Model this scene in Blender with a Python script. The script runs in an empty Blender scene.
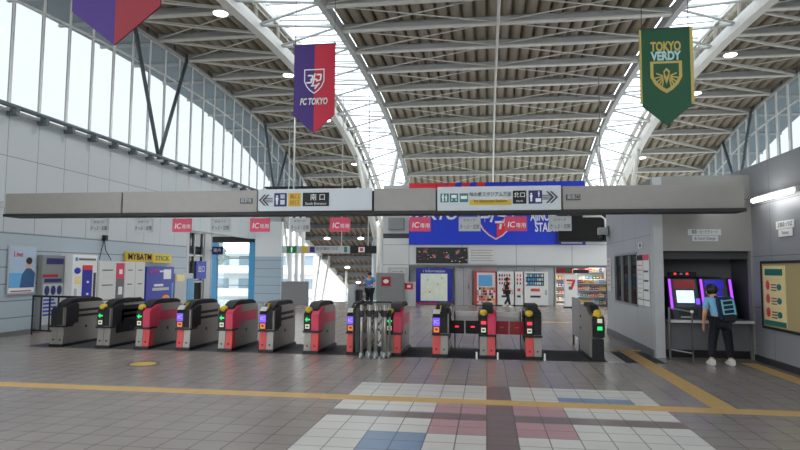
import bpy, bmesh, math, random
from mathutils import Vector, Matrix
random.seed(7)
C = bpy.context.scene.collection
R90 = math.pi/2

# ------------------------------------------------------------------ materials
def lin(c):
    return tuple(((v/255)/12.92 if v/255 <= .04045 else ((v/255+.055)/1.055)**2.4) for v in c)
MATS = {}
def mat(name, col, rough=.6, metal=0., var=.08, emit=None, es=0., scale=6.):
    if name in MATS: return MATS[name]
    m = bpy.data.materials.new(name); m.use_nodes = True
    nt = m.node_tree; b = nt.nodes['Principled BSDF']
    c = lin(col)
    tc = nt.nodes.new('ShaderNodeTexCoord'); nz = nt.nodes.new('ShaderNodeTexNoise')
    nz.inputs['Scale'].default_value = scale; nz.inputs['Detail'].default_value = 3
    mx = nt.nodes.new('ShaderNodeMix'); mx.data_type = 'RGBA'
    mx.inputs['A'].default_value = (*[v*(1-var) for v in c], 1); mx.inputs['B'].default_value = (*[min(1, v*(1+var)) for v in c], 1)
    nt.links.new(tc.outputs['Object'], nz.inputs['Vector']); nt.links.new(nz.outputs['Fac'], mx.inputs['Factor'])
    nt.links.new(mx.outputs['Result'], b.inputs['Base Color'])
    b.inputs['Roughness'].default_value = rough; b.inputs['Metallic'].default_value = metal
    if emit:
        b.inputs['Emission Color'].default_value = (*lin(emit), 1); b.inputs['Emission Strength'].default_value = es
    MATS[name] = m
    return m
def panel_mat(name, c1, c2, cm, ax, w, h, oa=0., ob=0., mortar=.012, rough=.5, offset=0., wear=.1):
    """rectangular panels / tiles laid out along two object axes"""
    m = bpy.data.materials.new(name); m.use_nodes = True
    nt = m.node_tree; b = nt.nodes['Principled BSDF']
    tc = nt.nodes.new('ShaderNodeTexCoord'); sp = nt.nodes.new('ShaderNodeSeparateXYZ'); cb = nt.nodes.new('ShaderNodeCombineXYZ')
    nt.links.new(tc.outputs['Object'], sp.inputs[0])
    for k, (a, o) in enumerate(((ax[0], oa), (ax[1], ob))):
        ad = nt.nodes.new('ShaderNodeMath'); ad.operation = 'SUBTRACT'; ad.inputs[1].default_value = o - 60*(w if k == 0 else h)
        nt.links.new(sp.outputs[a], ad.inputs[0]); nt.links.new(ad.outputs[0], cb.inputs[k])
    br = nt.nodes.new('ShaderNodeTexBrick'); br.offset = offset; br.squash = 1
    br.inputs['Scale'].default_value = 1; br.inputs['Brick Width'].default_value = w; br.inputs['Row Height'].default_value = h
    br.inputs['Mortar Size'].default_value = mortar; br.inputs['Mortar Smooth'].default_value = .2; br.inputs['Bias'].default_value = 0
    for k, c in (('Color1', c1), ('Color2', c2), ('Mortar', cm)): br.inputs[k].default_value = (*lin(c), 1)
    nt.links.new(cb.outputs[0], br.inputs['Vector'])
    nz = nt.nodes.new('ShaderNodeTexNoise'); nz.inputs['Scale'].default_value = 1.3; nz.inputs['Detail'].default_value = 5
    nt.links.new(tc.outputs['Object'], nz.inputs['Vector'])
    mr = nt.nodes.new('ShaderNodeMapRange'); mr.inputs['To Min'].default_value = 1-wear; mr.inputs['To Max'].default_value = 1+wear
    nt.links.new(nz.outputs['Fac'], mr.inputs['Value'])
    mx = nt.nodes.new('ShaderNodeVectorMath'); mx.operation = 'SCALE'
    nt.links.new(br.outputs['Color'], mx.inputs[0]); nt.links.new(mr.outputs[0], mx.inputs['Scale'])
    nt.links.new(mx.outputs[0], b.inputs['Base Color'])
    b.inputs['Roughness'].default_value = rough
    MATS[name] = m
    return m
def glass_mat(name, tint, gloss=.08):
    m = bpy.data.materials.new(name); m.use_nodes = True
    nt = m.node_tree; nt.nodes.clear()
    o = nt.nodes.new('ShaderNodeOutputMaterial'); t = nt.nodes.new('ShaderNodeBsdfTransparent'); g = nt.nodes.new('ShaderNodeBsdfGlossy')
    t.inputs['Color'].default_value = (*tint, 1); g.inputs['Roughness'].default_value = .05
    mx = nt.nodes.new('ShaderNodeMixShader'); mx.inputs[0].default_value = gloss
    nt.links.new(t.outputs[0], mx.inputs[1]); nt.links.new(g.outputs[0], mx.inputs[2]); nt.links.new(mx.outputs[0], o.inputs[0])
    MATS[name] = m
    return m
M = lambda n: MATS[n]

mat('steel_white', (214,212,204), .45); mat('steel_grey', (176,178,176), .45); mat('steel_dark', (92,102,106), .5)
mat('deck', (152,143,126), .75, var=.15, scale=1.5); mat('column_paint', (168,178,180), .45); mat('screen_off', (7,7,8), .85); mat('soffit', (185,200,208), .6); mat('canopy_deck', (92,78,62), .75, var=.15)
mat('fireproof', (128,122,112), .8, var=.2, scale=20)
mat('white', (225,226,224), .5, var=.03); mat('offwhite', (205,206,202), .5, var=.03)
mat('black', (16,16,18), .4); mat('soft_black', (24,24,27), .7); mat('charcoal', (48,50,52), .5)
mat('grey', (128,130,130), .5); mat('mid_grey', (98,100,102), .5); mat('dark_grey', (66,68,70), .5); mat('light_grey', (178,181,182), .5)
mat('gate_metal', (140,135,128), .35, .35, .1, scale=9); mat('chrome', (172,170,162), .35, .5)
mat('alu', (150,153,154), .35, .6)
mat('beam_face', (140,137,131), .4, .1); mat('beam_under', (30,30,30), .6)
mat('beam_sign', (190,197,201), .4, var=.02)
mat('pink', (215,58,92), .45, var=.05); mat('red', (205,40,52), .45, var=.05); mat('deep_red', (160,18,34), .4, var=.05); mat('coral', (222,72,72), .45, var=.05)
mat('sign_pink', (205,40,84), .4, var=.03)
mat('yellow', (225,190,40), .5); mat('orange', (230,140,50), .5); mat('mustard', (200,168,30), .5)
mat('blue', (22,48,165), .5, var=.06); mat('banner_blue', (10,52,200), .55, var=.05, scale=1.2); mat('pale_blue', (165,185,205), .5); mat('frame_dark_blue', (30,80,125), .5, var=.3, scale=8); mat('navy', (22,26,96), .5); mat('light_blue', (95,165,215), .5, var=.1)
mat('frame_blue', (60,140,185), .4); mat('royal', (18,30,150), .4, var=.05)
mat('purple', (52,14,104), .6, var=.06); mat('cloth_red', (178,12,48), .6, var=.06); mat('cloth_dark_red', (128,8,32), .6, var=.06)
mat('banner_red', (225,35,55), .5, var=.04)
mat('green', (0,72,42), .6, var=.06); mat('gold', (180,160,80), .5); mat('teal', (20,110,105), .4); mat('sign_green', (20,120,60), .4)
mat('pale_green', (170,205,205), .4)
mat('cork', (168,152,108), .85, var=.15, scale=60); mat('poster_yellow', (232,212,150), .5, var=.04)
mat('skin', (214,160,128), .55, var=.04); mat('hair', (14,12,12), .5, var=.2)
mat('shirt_blue', (120,180,215), .8); mat('trousers', (18,20,30), .85); mat('shoe_white', (215,215,212), .6)
mat('pack', (20,40,62), .8); mat('pack_stripe', (120,190,210), .7); mat('polo_blue', (70,130,190), .8)
mat('map_paper', (228,234,218), .6, var=.12, scale=5)
mat('lamp', (255,255,255), .4, emit=(255,250,240), es=5); mat('tube', (255,255,255), .4, emit=(250,255,252), es=6)
mat('led_green', (20,90,50), .4, emit=(30,240,120), es=1.3); mat('led_red', (90,10,15), .4, emit=(255,50,60), es=1.6)
mat('led_violet', (60,50,120), .4, emit=(130,90,255), es=1.0); mat('led_orange', (180,90,40), .4, emit=(255,150,80), es=.55)
mat('neon_purple', (90,30,160), .4, emit=(170,70,255), es=1.6); mat('screen', (200,220,230), .3, emit=(200,232,250), es=1.1)
mat('screen_blue', (20,20,120), .3, emit=(45,35,190), es=.6); mat('shop_light', (255,255,255), .4, emit=(255,252,245), es=3)
mat('led_label', (210,210,180), .4, emit=(230,230,200), es=.35)
mat('exit_white', (235,240,235), .4, emit=(235,245,235), es=.3)
mat('apartment', (225,224,220), .8, var=.03); mat('apartment_glass', (130,150,160), .3); mat('asphalt', (185,185,182), .9)
mat('leaves', (90,110,80), .9, var=.3)
mat('mat_dark', (46,47,50), .8); mat('yellow_tactile', (190,154,92), .6, var=.12)
glass_mat('clear_glass', (.8,.86,.88), .06); glass_mat('clerestory_glass', (.26,.275,.28), .015); glass_mat('skylight_glass', (.72,.76,.79), .03)
glass_mat('grey_glass', (.16,.18,.175), .1); glass_mat('smoked', (.12,.15,.16), .12)
tile = dict(ax=(0,1), w=.32, h=.32, oa=-.01, ob=7.2, mortar=.008)
panel_mat('floor_tile', (144,136,130), (138,130,124), (98,91,86), rough=.26, wear=.12, **tile)
panel_mat('tile_light', (205,203,196), (198,196,190), (120,116,112), rough=.35, **tile)
panel_mat('tile_pink', (178,142,142), (172,137,138), (112,94,94), rough=.35, **tile)
panel_mat('tile_blue', (118,140,166), (112,134,160), (80,92,104), rough=.35, **tile)
panel_mat('tile_brown', (122,108,102), (116,103,98), (86,78,74), rough=.3, **tile)
panel_mat('left_upper', (180,186,189), (177,183,186), (124,130,134), (1,2), 1.04, 1.93, 13.43, 2.63, .012, .45, 0, .04)
panel_mat('left_lower', (162,175,183), (159,172,180), (100,110,116), (1,2), 40, .43, 0, .03, .014, .45, 0, .04)
mat('pillar_upper', (206,210,212), .5, var=.03); panel_mat('pillar_lower', (158,176,188), (155,173,185), (110,122,130), (0,2), 40, .43, 0, .03, .014, .45, 0, .04); panel_mat('right_wall', (140,142,145), (136,138,142), (92,94,96), (1,2), 1.2, 1.0, .1, .05, .008, .5, 0, .04)
panel_mat('room_wall', (178,181,184), (175,178,181), (120,122,124), (1,2), 1.2, 1.2, 0, .1, .006, .5, 0, .04)
panel_mat('front_wall', (134,133,129), (132,131,127), (88,88,88), (0,2), 3., 3., 3.0, 0.2, .006, .4, 0, .04)
panel_mat('far_wall', (208,210,209), (205,207,206), (110,112,114), (0,2), 2.7, 1.02, -3.95, .98, .012, .5, 0, .03)
panel_mat('far_grey', (182,185,186), (178,182,184), (100,104,106), (0,2), .9, 1.95, -3.95, 0, .012, .5, 0, .03)

# ------------------------------------------------------------------ mesh building
class MB:
    def __init__(s): s.v = []; s.f = []; s.m = []; s.mats = []; s.sm = []
    def slot(s, m):
        m = M(m) if isinstance(m, str) else m
        if m not in s.mats: s.mats.append(m)
        return s.mats.index(m)
    def add(s, vs, fs, m, smooth=False):
        n = len(s.v); k = s.slot(m); s.v += [tuple(v) for v in vs]
        for f in fs: s.f.append([n+i for i in f]); s.m.append(k); s.sm.append(smooth)
        return s
    def box(s, x0, x1, y0, y1, z0, z1, m):
        x0, x1 = min(x0,x1), max(x0,x1); y0, y1 = min(y0,y1), max(y0,y1); z0, z1 = min(z0,z1), max(z0,z1)
        v = [(x,y,z) for z in (z0,z1) for y in (y0,y1) for x in (x0,x1)]
        return s.add(v, [(0,2,3,1),(4,5,7,6),(0,1,5,4),(2,6,7,3),(0,4,6,2),(1,3,7,5)], m)
    def prism(s, pts, axis, a0, a1, m):
        """polygon extruded along axis. pts are in the two other axes, in order"""
        def P(p, a):
            l = list(p); l.insert(axis, a); return tuple(l)
        n = len(pts); v = [P(p, a0) for p in pts] + [P(p, a1) for p in pts]
        f = [tuple(range(n))[::-1], tuple(range(n, 2*n))] + [(i, (i+1) % n, n+(i+1) % n, n+i) for i in range(n)]
        return s.add(v, f, m)
    def tube(s, pts, r, m, n=8, r1=None):
        pts = [Vector(p) for p in pts]; K = len(pts); vs = []; fs = []
        up = Vector((0,0,1)); 
        for i, p in enumerate(pts):
            d = (pts[min(i+1,K-1)] - pts[max(i-1,0)]).normalized()
            a = d.cross(up)
            if a.length < .05: a = d.cross(Vector((0,1,0)))
            a.normalize(); b = d.cross(a)
            rr = r if r1 is None else r + (r1-r)*i/(K-1)
            for k in range(n):
                t = 2*math.pi*k/n; vs.append(p + a*math.cos(t)*rr + b*math.sin(t)*rr)
        for i in range(K-1):
            for k in range(n): fs.append((i*n+k, i*n+(k+1) % n, (i+1)*n+(k+1) % n, (i+1)*n+k))
        fs.append(tuple(range(n))[::-1]); fs.append(tuple(range((K-1)*n, K*n)))
        return s.add(vs, fs, m, n > 6)
    def beam(s, p, q, w, h, m):
        p, q = Vector(p), Vector(q); d = (q-p).normalized(); up = Vector((0,0,1))
        a = d.cross(up)
        if a.length < .02: a = Vector((1,0,0))
        a.normalize(); b = a.cross(d)
        vs = [e + a*sx*w/2 + b*sz*h/2 for e in (p,q) for sx, sz in ((-1,-1),(1,-1),(1,1),(-1,1))]
        return s.add(vs, [(0,1,2,3)[::-1],(4,5,6,7),(0,1,5,4),(1,2,6,5),(2,3,7,6),(3,0,4,7)], m)
    def ball(s, c, rx, ry, rz, m, n=12, k=8):
        vs = []; fs = []
        for i in range(k+1):
            t = math.pi*i/k
            for j in range(n):
                a = 2*math.pi*j/n; vs.append((c[0]+rx*math.sin(t)*math.cos(a), c[1]+ry*math.sin(t)*math.sin(a), c[2]+rz*math.cos(t)))
        for i in range(k):
            for j in range(n): fs.append((i*n+j, (i+1)*n+j, (i+1)*n+(j+1) % n, i*n+(j+1) % n))
        return s.add(vs, fs, m, True)
    def build(s, name, parent=None, bevel=0):
        me = bpy.data.meshes.new(name); me.from_pydata(s.v, [], s.f)
        for m in s.mats: me.materials.append(m)
        me.polygons.foreach_set('material_index', s.m); me.polygons.foreach_set('use_smooth', s.sm)
        bm = bmesh.new(); bm.from_mesh(me)
        bmesh.ops.remove_doubles(bm, verts=bm.verts, dist=1e-6)
        bmesh.ops.recalc_face_normals(bm, faces=bm.faces)
        if bevel:
            bmesh.ops.bevel(bm, geom=list(bm.edges), offset=bevel, segments=2, affect='EDGES', clamp_overlap=True)
        bm.to_mesh(me); bm.free(); me.update()
        o = bpy.data.objects.new(name, me); C.objects.link(o); o.parent = parent
        return o
def tag(o, label=None, cat=None, group=None, kind=None):
    if label: o['label'] = label
    if cat: o['category'] = cat
    if group: o['group'] = group
    if kind: o['kind'] = kind
    return o
def struct(mb, name, parent=None, **k):
    o = mb.build(name, parent, **k)
    if parent is None: o['kind'] = 'structure'
    return o
def thing(name, label, cat, loc=(0,0,0), rz=0, group=None):
    o = bpy.data.objects.new(name, None); C.objects.link(o); o.location = loc; o.rotation_euler = (0,0,rz)
    o.empty_display_size = .1
    return tag(o, label, cat, group)
def copy_tree(o, parent=None):
    c = o.copy(); C.objects.link(c)
    if parent is not None: c.parent = parent
    for ch in list(o.children): copy_tree(ch, c)
    return c
def txt_mesh(s, size, m, depth=.002, bold=0, sx=1., shear=0., align='CENTER'):
    cu = bpy.data.curves.new('lettering', 'FONT'); cu.body = s; cu.size = size; cu.align_x = align; cu.align_y = 'CENTER'
    cu.extrude = depth; cu.resolution_u = 3; cu.offset = bold; cu.shear = shear
    o = bpy.data.objects.new('t', cu); C.objects.link(o)
    dg = bpy.context.evaluated_depsgraph_get(); dg.update()
    me = bpy.data.meshes.new_from_object(o.evaluated_get(dg))
    bpy.data.objects.remove(o); bpy.data.curves.remove(cu)
    me.transform(Matrix.Rotation(R90, 4, 'X') @ Matrix.Diagonal((sx,1,1,1)))
    me.materials.clear(); me.materials.append(M(m))
    return me
def text(s, x, y, z, size, m, parent, name='lettering', fit=None, **k):
    """lettering facing -Y of the parent's frame, centred at (x, z), scaled to fit a width"""
    me = txt_mesh(s, size, m, **k)
    if fit and len(me.vertices):
        xs = [v.co.x for v in me.vertices]; w = max(xs)-min(xs); c = (max(xs)+min(xs))/2
        if w > 0:
            f = fit/w
            for v in me.vertices: v.co.x = (v.co.x-c)*f
    o = bpy.data.objects.new(name, me); C.objects.link(o); o.parent = parent; o.location = (x, y, z)
    return o

# ------------------------------------------------------------------ floor
fl = MB()
xs = sorted(set([-30,2.3,-12.2,-1.93,-.01,.31,2.23,2.85,3.15,4.8,5.1,13,2.62,3.35,4.6,-10.1,12.8] + [-1.93+.32*i for i in range(7)] + [.31+.32*i for i in range(7)]))
ys = sorted(set([-6,13.9,14.1,5.0,8.35,8.67,9.31,8.05,7.5,7.2,6.56,5.92,12.1,13.7,14.0,20.9,21.2,32,10,12.5,12.7] + [7.2-.32*i for i in range(8)]))
def floor_kind(x, y):
    if 8.05 < y < 8.35 and x > -12.2: return 'yellow_tactile'
    if 20.9 < y < 21.2 and -4 < x < 3: return 'yellow_tactile'
    if 2.85 < x < 3.15 and 8.35 < y < 14: return 'yellow_tactile'
    if 4.8 < x < 5.1 and 8.35 < y < 12.5: return 'yellow_tactile'
    if 13.9 < y < 14.1 and 2.5 < x < 3.35: return 'yellow_tactile'
    if 12.1 < y < 13.7 and 2.3 < x < 2.62: return 'tile_light'
    if (12.1 < y < 13.7 and -10.1 < x < 3.35): return 'mat_dark'
    inA, inB = -1.93 < x < -.01, .31 < x < 2.23
    if 4.9 < y < 9.31:
        if -.01 < x < .31: return 'tile_brown'
        if (inA or inB) and 7.2 < y < 7.5: return 'tile_brown'
        if inA:
            c = int((x+1.93)/.32)
            if 7.5 < y < 8.05 and c >= 4: return 'tile_pink'
            if 6.56 < y < 7.2 and c >= 4: return 'tile_pink'
            if 5.28 < y < 6.56 and c in (2,3): return 'tile_blue'
            return 'tile_light'
        if inB:
            c = int((x-.31)/.32)
            if 8.35 < y < 8.67 and 2 <= c <= 4: return 'tile_blue'
            if 6.56 < y < 8.05 and c < 2: return 'tile_pink'
            return 'tile_light'
    return 'floor_tile'
for i in range(len(xs)-1):
    for j in range(len(ys)-1):
        a, b, c, d = xs[i], xs[i+1], ys[j], ys[j+1]
        if b-a < 1e-6 or d-c < 1e-6: continue
        fl.add([(a,c,0),(b,c,0),(b,d,0),(a,d,0)], [(0,1,2,3)], floor_kind((a+b)/2, (c+d)/2))
fl.box(-30, 13, -6, 32, -.4, -.02, 'grey')
struct(fl, 'floor')
g = MB(); g.box(-90, 60, -40, 160, -7.2, -7, 'asphalt'); g.build('ground')['kind'] = 'structure'
cv = MB()
for k in range(24):
    a, b = 2*math.pi*k/24, 2*math.pi*(k+1)/24
    cv.add([(0,0,0),(.2*math.cos(a),.2*math.sin(a),0),(.2*math.cos(b),.2*math.sin(b),0)], [(0,1,2)], 'gold' if k % 3 else 'mustard')
    cv.add([(.2*math.cos(a),.2*math.sin(a),0),(.25*math.cos(a),.25*math.sin(a),0),(.25*math.cos(b),.25*math.sin(b),0),(.2*math.cos(b),.2*math.sin(b),0)], [(0,1,2,3)], 'charcoal')
o = cv.build('floor_cover'); o.location = (-6.22, 10.33, .004); o.scale = (1.15,1.15,1); tag(o, 'round yellow metal cover set in the grey floor before the left gates', 'floor cover')

# ------------------------------------------------------------------ walls
w = MB(); w.box(-12.3, -12, 5, 22.9, 2.63, 5.68, 'left_upper').box(-12.3, -12, 5, 22.9, 0, 2.63, 'left_lower')
w.box(-12.3, -12, 22.9, 38, 4.2, 5.68, 'left_upper').box(-12.3, -12, 22.9, 30.2, 3.3, 4.2, 'left_upper')
w.box(-12.32, -11.99, 22.75, 22.95, 0, 5.7, 'light_grey')
struct(w, 'wall_left')
w = MB(); w.box(5.26, 5.8, -5, 13.9, 0, 3.87, 'right_wall'); w.box(5.8, 12.8, -5, 18, 3.67, 3.87, 'grey')
w.box(5.23, 5.26, -5, 12.9, 0, .12, 'charcoal'); struct(w, 'wall_right')
w = MB(); w.box(-12.3, 13.1, -6.3, -6, 0, 3.4, 'far_wall'); struct(w, 'wall_rear_blocker')  # unseen wall added behind the camera to cut light from the rear
w = MB(); w.box(12.8, 13.1, -5, 38, 3.87, 5.68, 'left_upper'); struct(w, 'wall_right_upper')
# ticket office block on the right: front with the fare machine recess, side with window
w = MB()
w.box(3.38, 3.56, 12.9, 13.05, 0, 3.68, 'light_grey').box(3.56, 5.26, 12.9, 13.05, 2.16, 3.7, 'front_wall').box(5.22, 5.26, 12.9, 13.05, 0, 2.16, 'front_wall')
w.box(3.56, 5.5, 13.9, 14, 0, 2.6, 'mid_grey').box(3.56, 3.6, 13.05, 13.9, 0, 2.6, 'dark_grey').box(5.22, 5.3, 13.05, 13.9, 0, 2.6, 'dark_grey')
w.box(3.6, 5.22, 13.05, 13.9, 2.3, 2.4, 'dark_grey').box(3.56, 5.24, 13.02, 13.06, 2.0, 2.16, 'charcoal')
w.box(3.38, 12.8, 13.05, 18, 3.55, 3.68, 'grey')
struct(w, 'wall_front')
w = MB(); Y0, Y1 = 14.3, 16.75
w.box(3.38, 3.5, 13.05, Y0, 0, 3.55, 'room_wall').box(3.38, 3.5, Y1, 17.8, 0, 3.55, 'room_wall').box(3.38, 3.5, Y0, Y1, 0, .93, 'room_wall').box(3.38, 3.5, Y0, Y1, 2.18, 3.55, 'room_wall')
w.box(3.5, 8, 17.7, 17.8, 0, 3.55, 'far_grey').box(3.34, 3.38, 13.05, 17.8, 0, .14, 'mid_grey')
struct(w, 'wall_office')
wn = MB(); wn.box(3.42, 3.44, Y0, Y1, .93, 2.18, 'smoked'); 
o = struct(wn, 'window_1')
f = MB()
for y in (Y0, Y0+.8, Y0+1.6, Y1-.04): f.box(3.37, 3.48, y, y+.045, .93, 2.18, 'alu')
f.box(3.37, 3.48, Y0, Y1, .93, .98, 'alu').box(3.37, 3.48, Y0, Y1, 2.13, 2.18, 'alu'); f.build('window_frame', o)
bl = MB()
for i in range(3):
    bl.box(3.47, 3.49, Y0+.2+.85*i, Y0+.45+.85*i, 1.0, 2.12, ('offwhite','light_grey','offwhite')[i])
bl.box(3.5, 3.9, Y0+.1, Y1-.1, .9, .95, 'grey'); bl.build('window_blind', o)
# far wall with shops
w = MB()
w.box(-3.95, 6.6, 30.5, 30.8, 1.98, 4.7, 'far_wall').box(-3.95, 4.85, 30.55, 30.8, 4.7, 6.15, 'far_grey')
w.box(-5.3, -3.95, 30.5, 30.8, 0, 3.35, 'far_wall').box(-3.95, 3.35, 30.75, 30.95, 0, 1.98, 'far_grey')
w.box(3.3, 3.4, 30.75, 35, 0, 2.4, 'offwhite').box(3.3, 9, 34.9, 35, 0, 2.4, 'offwhite').box(3.3, 9, 30.8, 35, 2.3, 2.4, 'white')
w.box(-3.95, 6.6, 30.4, 30.5, 1.9, 1.98, 'mid_grey').box(6.3, 9, 30.5, 30.8, 0, 2.3, 'far_grey')
w.box(3.4, 6.3, 32, 34.9, -.1, 0, 'light_grey')
w.box(-5.3, -3.95, 30.5, 30.8, 3.35, 3.6, 'charcoal').box(-5.3, -3.95, 30.5, 30.8, 3.6, 6.1, 'light_grey').box(-5.0, -4.2, 30.3, 30.5, 3.8, 4.4, 'grey')
struct(w, 'wall_back')
# passage on the left with framed glass exit
w = MB()
w.box(-17, -14.4, 30.1, 30.3, 0, 4.2, 'far_wall').box(-14.4, -12, 30.1, 30.3, 3.42, 4.2, 'far_wall')
w.box(-12, -10.58, 30, 30.35, 2.38, 4.2, 'pillar_upper').box(-12, -10.58, 30, 30.35, 0, 2.38, 'pillar_lower')
w.box(-14.4, -12.05, 30.0, 30.12, 3.12, 3.42, 'soft_black')
w.box(-17, -12.3, 22.9, 23.1, 0, 4.2, 'left_upper').box(-17, -12.1, 22.9, 30.3, 4.0, 4.2, 'white')
struct(w, 'wall_passage')
wn = MB(); wn.box(-14.2, -12.2, 30.16, 30.18, 0, 3.12, 'clear_glass'); o = struct(wn, 'door_1')
f = MB()
f.box(-14.42, -14.15, 30.05, 30.3, 0, 3.12, 'frame_blue').box(-12.34, -12.02, 30.02, 30.3, 0, 3.42, 'frame_blue')
f.box(-14.2, -12.3, 30.12, 30.22, 2.25, 2.33, 'alu').box(-14.2, -12.3, 30.12, 30.22, .85, .9, 'alu')
f.build('door_frame', o)
m_ = MB()
for x in (-10.5, -10.15, -9.8): m_.box(x, x+.16, 30.9, 31.1, 0, 5.2, 'white')
struct(m_, 'trim_1')
# glazed screen at the end of the left wall
wn = MB(); wn.box(-12.16, -12.14, 22.95, 25.2, 0, 3.3, 'grey_glass'); o = struct(wn, 'window_2')
f = MB()
for y in (22.95, 23.55, 24.3, 25.1): f.box(-12.2, -12.08, y, y+.08, 0, 3.3, 'alu')
for z in (.05, 1.15, 2.25, 3.22): f.box(-12.2, -12.08, 22.95, 25.2, z, z+.07, 'alu')
f.box(-12.2,-12.05,24.45,25.0,0,3.25,'light_grey')
f.build('window_frame', o)
w = MB(); w.box(-12, -11.95, 5, 22.8, 0, .12, 'mid_grey'); struct(w, 'baseboard_left')

# ------------------------------------------------------------------ vaulted roof
CUR = [(-8,6.6),(-4,7.4),(0,8.1),(5,8.8),(10,9.3),(14,9.75),(17,9.95),(20,10.08),(23,10.1),(26,9.97),(29,9.75),(32,9.3),(35,8.55),(37,7.95),(39,7.2),(41,6.4),(43,5.5),(46,4.0)]
def gz(y):
    n = len(CUR)
    for i in range(n-1):
        if CUR[i][0] <= y <= CUR[i+1][0]:
            p0 = CUR[max(i-1,0)]; p1 = CUR[i]; p2 = CUR[i+1]; p3 = CUR[min(i+2,n-1)]
            h = p2[0]-p1[0]; t = (y-p1[0])/h
            m1 = (p2[1]-p0[1])/(p2[0]-p0[0])*h; m2 = (p3[1]-p1[1])/(p3[0]-p1[0])*h
            return (2*t**3-3*t*t+1)*p1[1]+(t**3-2*t*t+t)*m1+(-2*t**3+3*t*t)*p2[1]+(t**3-t*t)*m2
    return CUR[0][1] if y < CUR[0][0] else CUR[-1][1]
YS = [-6+i*1.0 for i in range(51)]
bays = [(-12.25, -7.55), (-5.05, 6.0), (8.3, 13.05)]
deck = MB()
for a, b in bays:
    n = int(round((b-a)/.42)); st = (b-a)/n
    prof = []
    for i in range(n):
        x = a+i*st
        prof += [(x, .14), (x+st*.07, .0), (x+st*.18, -.075), (x+st*.36, -.115), (x+st*.56, -.115), (x+st*.74, -.075), (x+st*.85, .0), (x+st*.9, .14)]
    prof.append((b, 0))
    P = len(prof); vs = []; fs = []
    for y in YS:
        for x, dz in prof: vs.append((x, y, gz(y)+.38+dz))
    for j in range(len(YS)-1):
        for i in range(P-1): fs.append((j*P+i, j*P+i+1, (j+1)*P+i+1, (j+1)*P+i))
    deck.add(vs, fs, 'deck')
    top = [(x, y, gz(y)+.58) for y in YS for x in (a, b)]
    deck.add(top, [(2*j, 2*j+1, 2*j+3, 2*j+2) for j in range(len(YS)-1)], 'grey')
ceiling = struct(deck, 'ceiling')
PY = [20.1+2.2*i for i in range(-11, 12)]
for y in PY:
    for a, b in ((-12.1, -7.6), (-5.05, 6.05), (8.3, 13)):
        p = MB(); z = gz(y)
        p.box(a, b, y-.1, y+.1, z, z+.05, 'steel_white').box(a, b, y-.015, y+.015, z+.05, z+.24, 'steel_grey').box(a, b, y-.07, y+.07, z+.24, z+.26, 'steel_grey')
        p.build('purlin', ceiling)
for k, y in enumerate(PY[:-1]):
    y2 = PY[k+1]
    for a, b, n in ((-12, -7.6, 1), (-5.05, .4, 1), (.4, 6.05, 1), (8.3, 12.9, 1)):
        br = MB()
        br.tube([(a, y, gz(y)+.08), (b, y2, gz(y2)+.08)], .022, 'steel_white', 6).tube([(b, y, gz(y)+.1), (a, y2, gz(y2)+.1)], .022, 'steel_white', 6)
        br.build('cross_bracing', ceiling)
    for a, b in ((-12, -7.6), (8.3, 12.9)):
        br = MB(); m_ = (a+b)/2; br.tube([(a, y, gz(y)+.05), (m_, (y+y2)/2, gz((y+y2)/2)+.0), (b, y2, gz(y2)+.05)], .035, 'steel_white', 6); br.build('diagonal_strut', ceiling)
def along(x, y0, y1, dz, n=1.0):
    k = int((y1-y0)/n); return [(x, y0+(y1-y0)*i/k, gz(y0+(y1-y0)*i/k)+dz) for i in range(k+1)]
def chord(x, w_, h_, dz, m, y0=-6, y1=44, name='truss_chord'):
    c = MB(); pts = along(x, y0, y1, dz)
    vs = []; fs = []
    for (px, py, pz) in pts:
        for sx, sz in ((-1,-1),(1,-1),(1,1),(-1,1)): vs.append((px+sx*w_/2, py, pz+sz*h_/2))
    for i in range(len(pts)-1):
        for k in range(4): fs.append((4*i+k, 4*i+(k+1) % 4, 4*i+4+(k+1) % 4, 4*i+4+k))
    c.add(vs, fs, m); return c.build(name, ceiling)
c = MB(); c.tube(along(.4, -6, 42, -.12), .055, 'steel_white', 8); c.build('centre_pipe', ceiling)
for X_in, X_out, sg in ((-5.1, -7.65, -1), (6.1, 8.35, 1)):
    chord(X_in, .2, .34, .12, 'steel_grey'); chord(X_out, .3, .4, -.15, 'steel_white'); chord(X_out-sg*.35, .16, .16, .45, 'steel_white'); chord(X_out-sg*.62, .1, .1, .05, 'steel_white')
    n = 19; y0, y1 = 3., 43.
    for k in range(n):
        a = y0+(y1-y0)*k/n; b = y0+(y1-y0)*(k+.5)/n; c_ = y0+(y1-y0)*(k+1)/n
        t = MB()
        t.tube([(X_in, a, gz(a)+.1), (X_out, b, gz(b)-.1)], .045, 'steel_grey', 6).tube([(X_out, b, gz(b)-.1), (X_in, c_, gz(c_)+.1)], .045, 'steel_grey', 6)
        t.tube([(X_out, b, gz(b)-.15), (X_out-sg*.35, a, gz(a)+.45)], .05, 'steel_white', 6).tube([(X_out, b, gz(b)-.15), (X_out-sg*.35, c_, gz(c_)+.45)], .05, 'steel_white', 6)
        t.tube([(X_in, a, gz(a)+.35), (X_out-sg*.35, a, gz(a)+.45)], .03, 'steel_grey', 6)
        t.build('truss_web', ceiling)
    gl = MB(); vs = []; fs = []
    for y in YS: vs += [(X_in, y, gz(y)+.52), (X_out, y, gz(y)+.52)]
    for j in range(len(YS)-1): fs.append((2*j, 2*j+1, 2*j+3, 2*j+2))
    gl.add(vs, fs, 'skylight_glass'); gl.build('skylight_glazing', ceiling)
    for i in range(40):
        y = 3.5+i*1.0; gb = MB(); gb.box(X_in, X_out, y-.025, y+.025, gz(y)+.44, gz(y)+.5, 'steel_grey'); gb.build('glazing_bar', ceiling)
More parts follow.
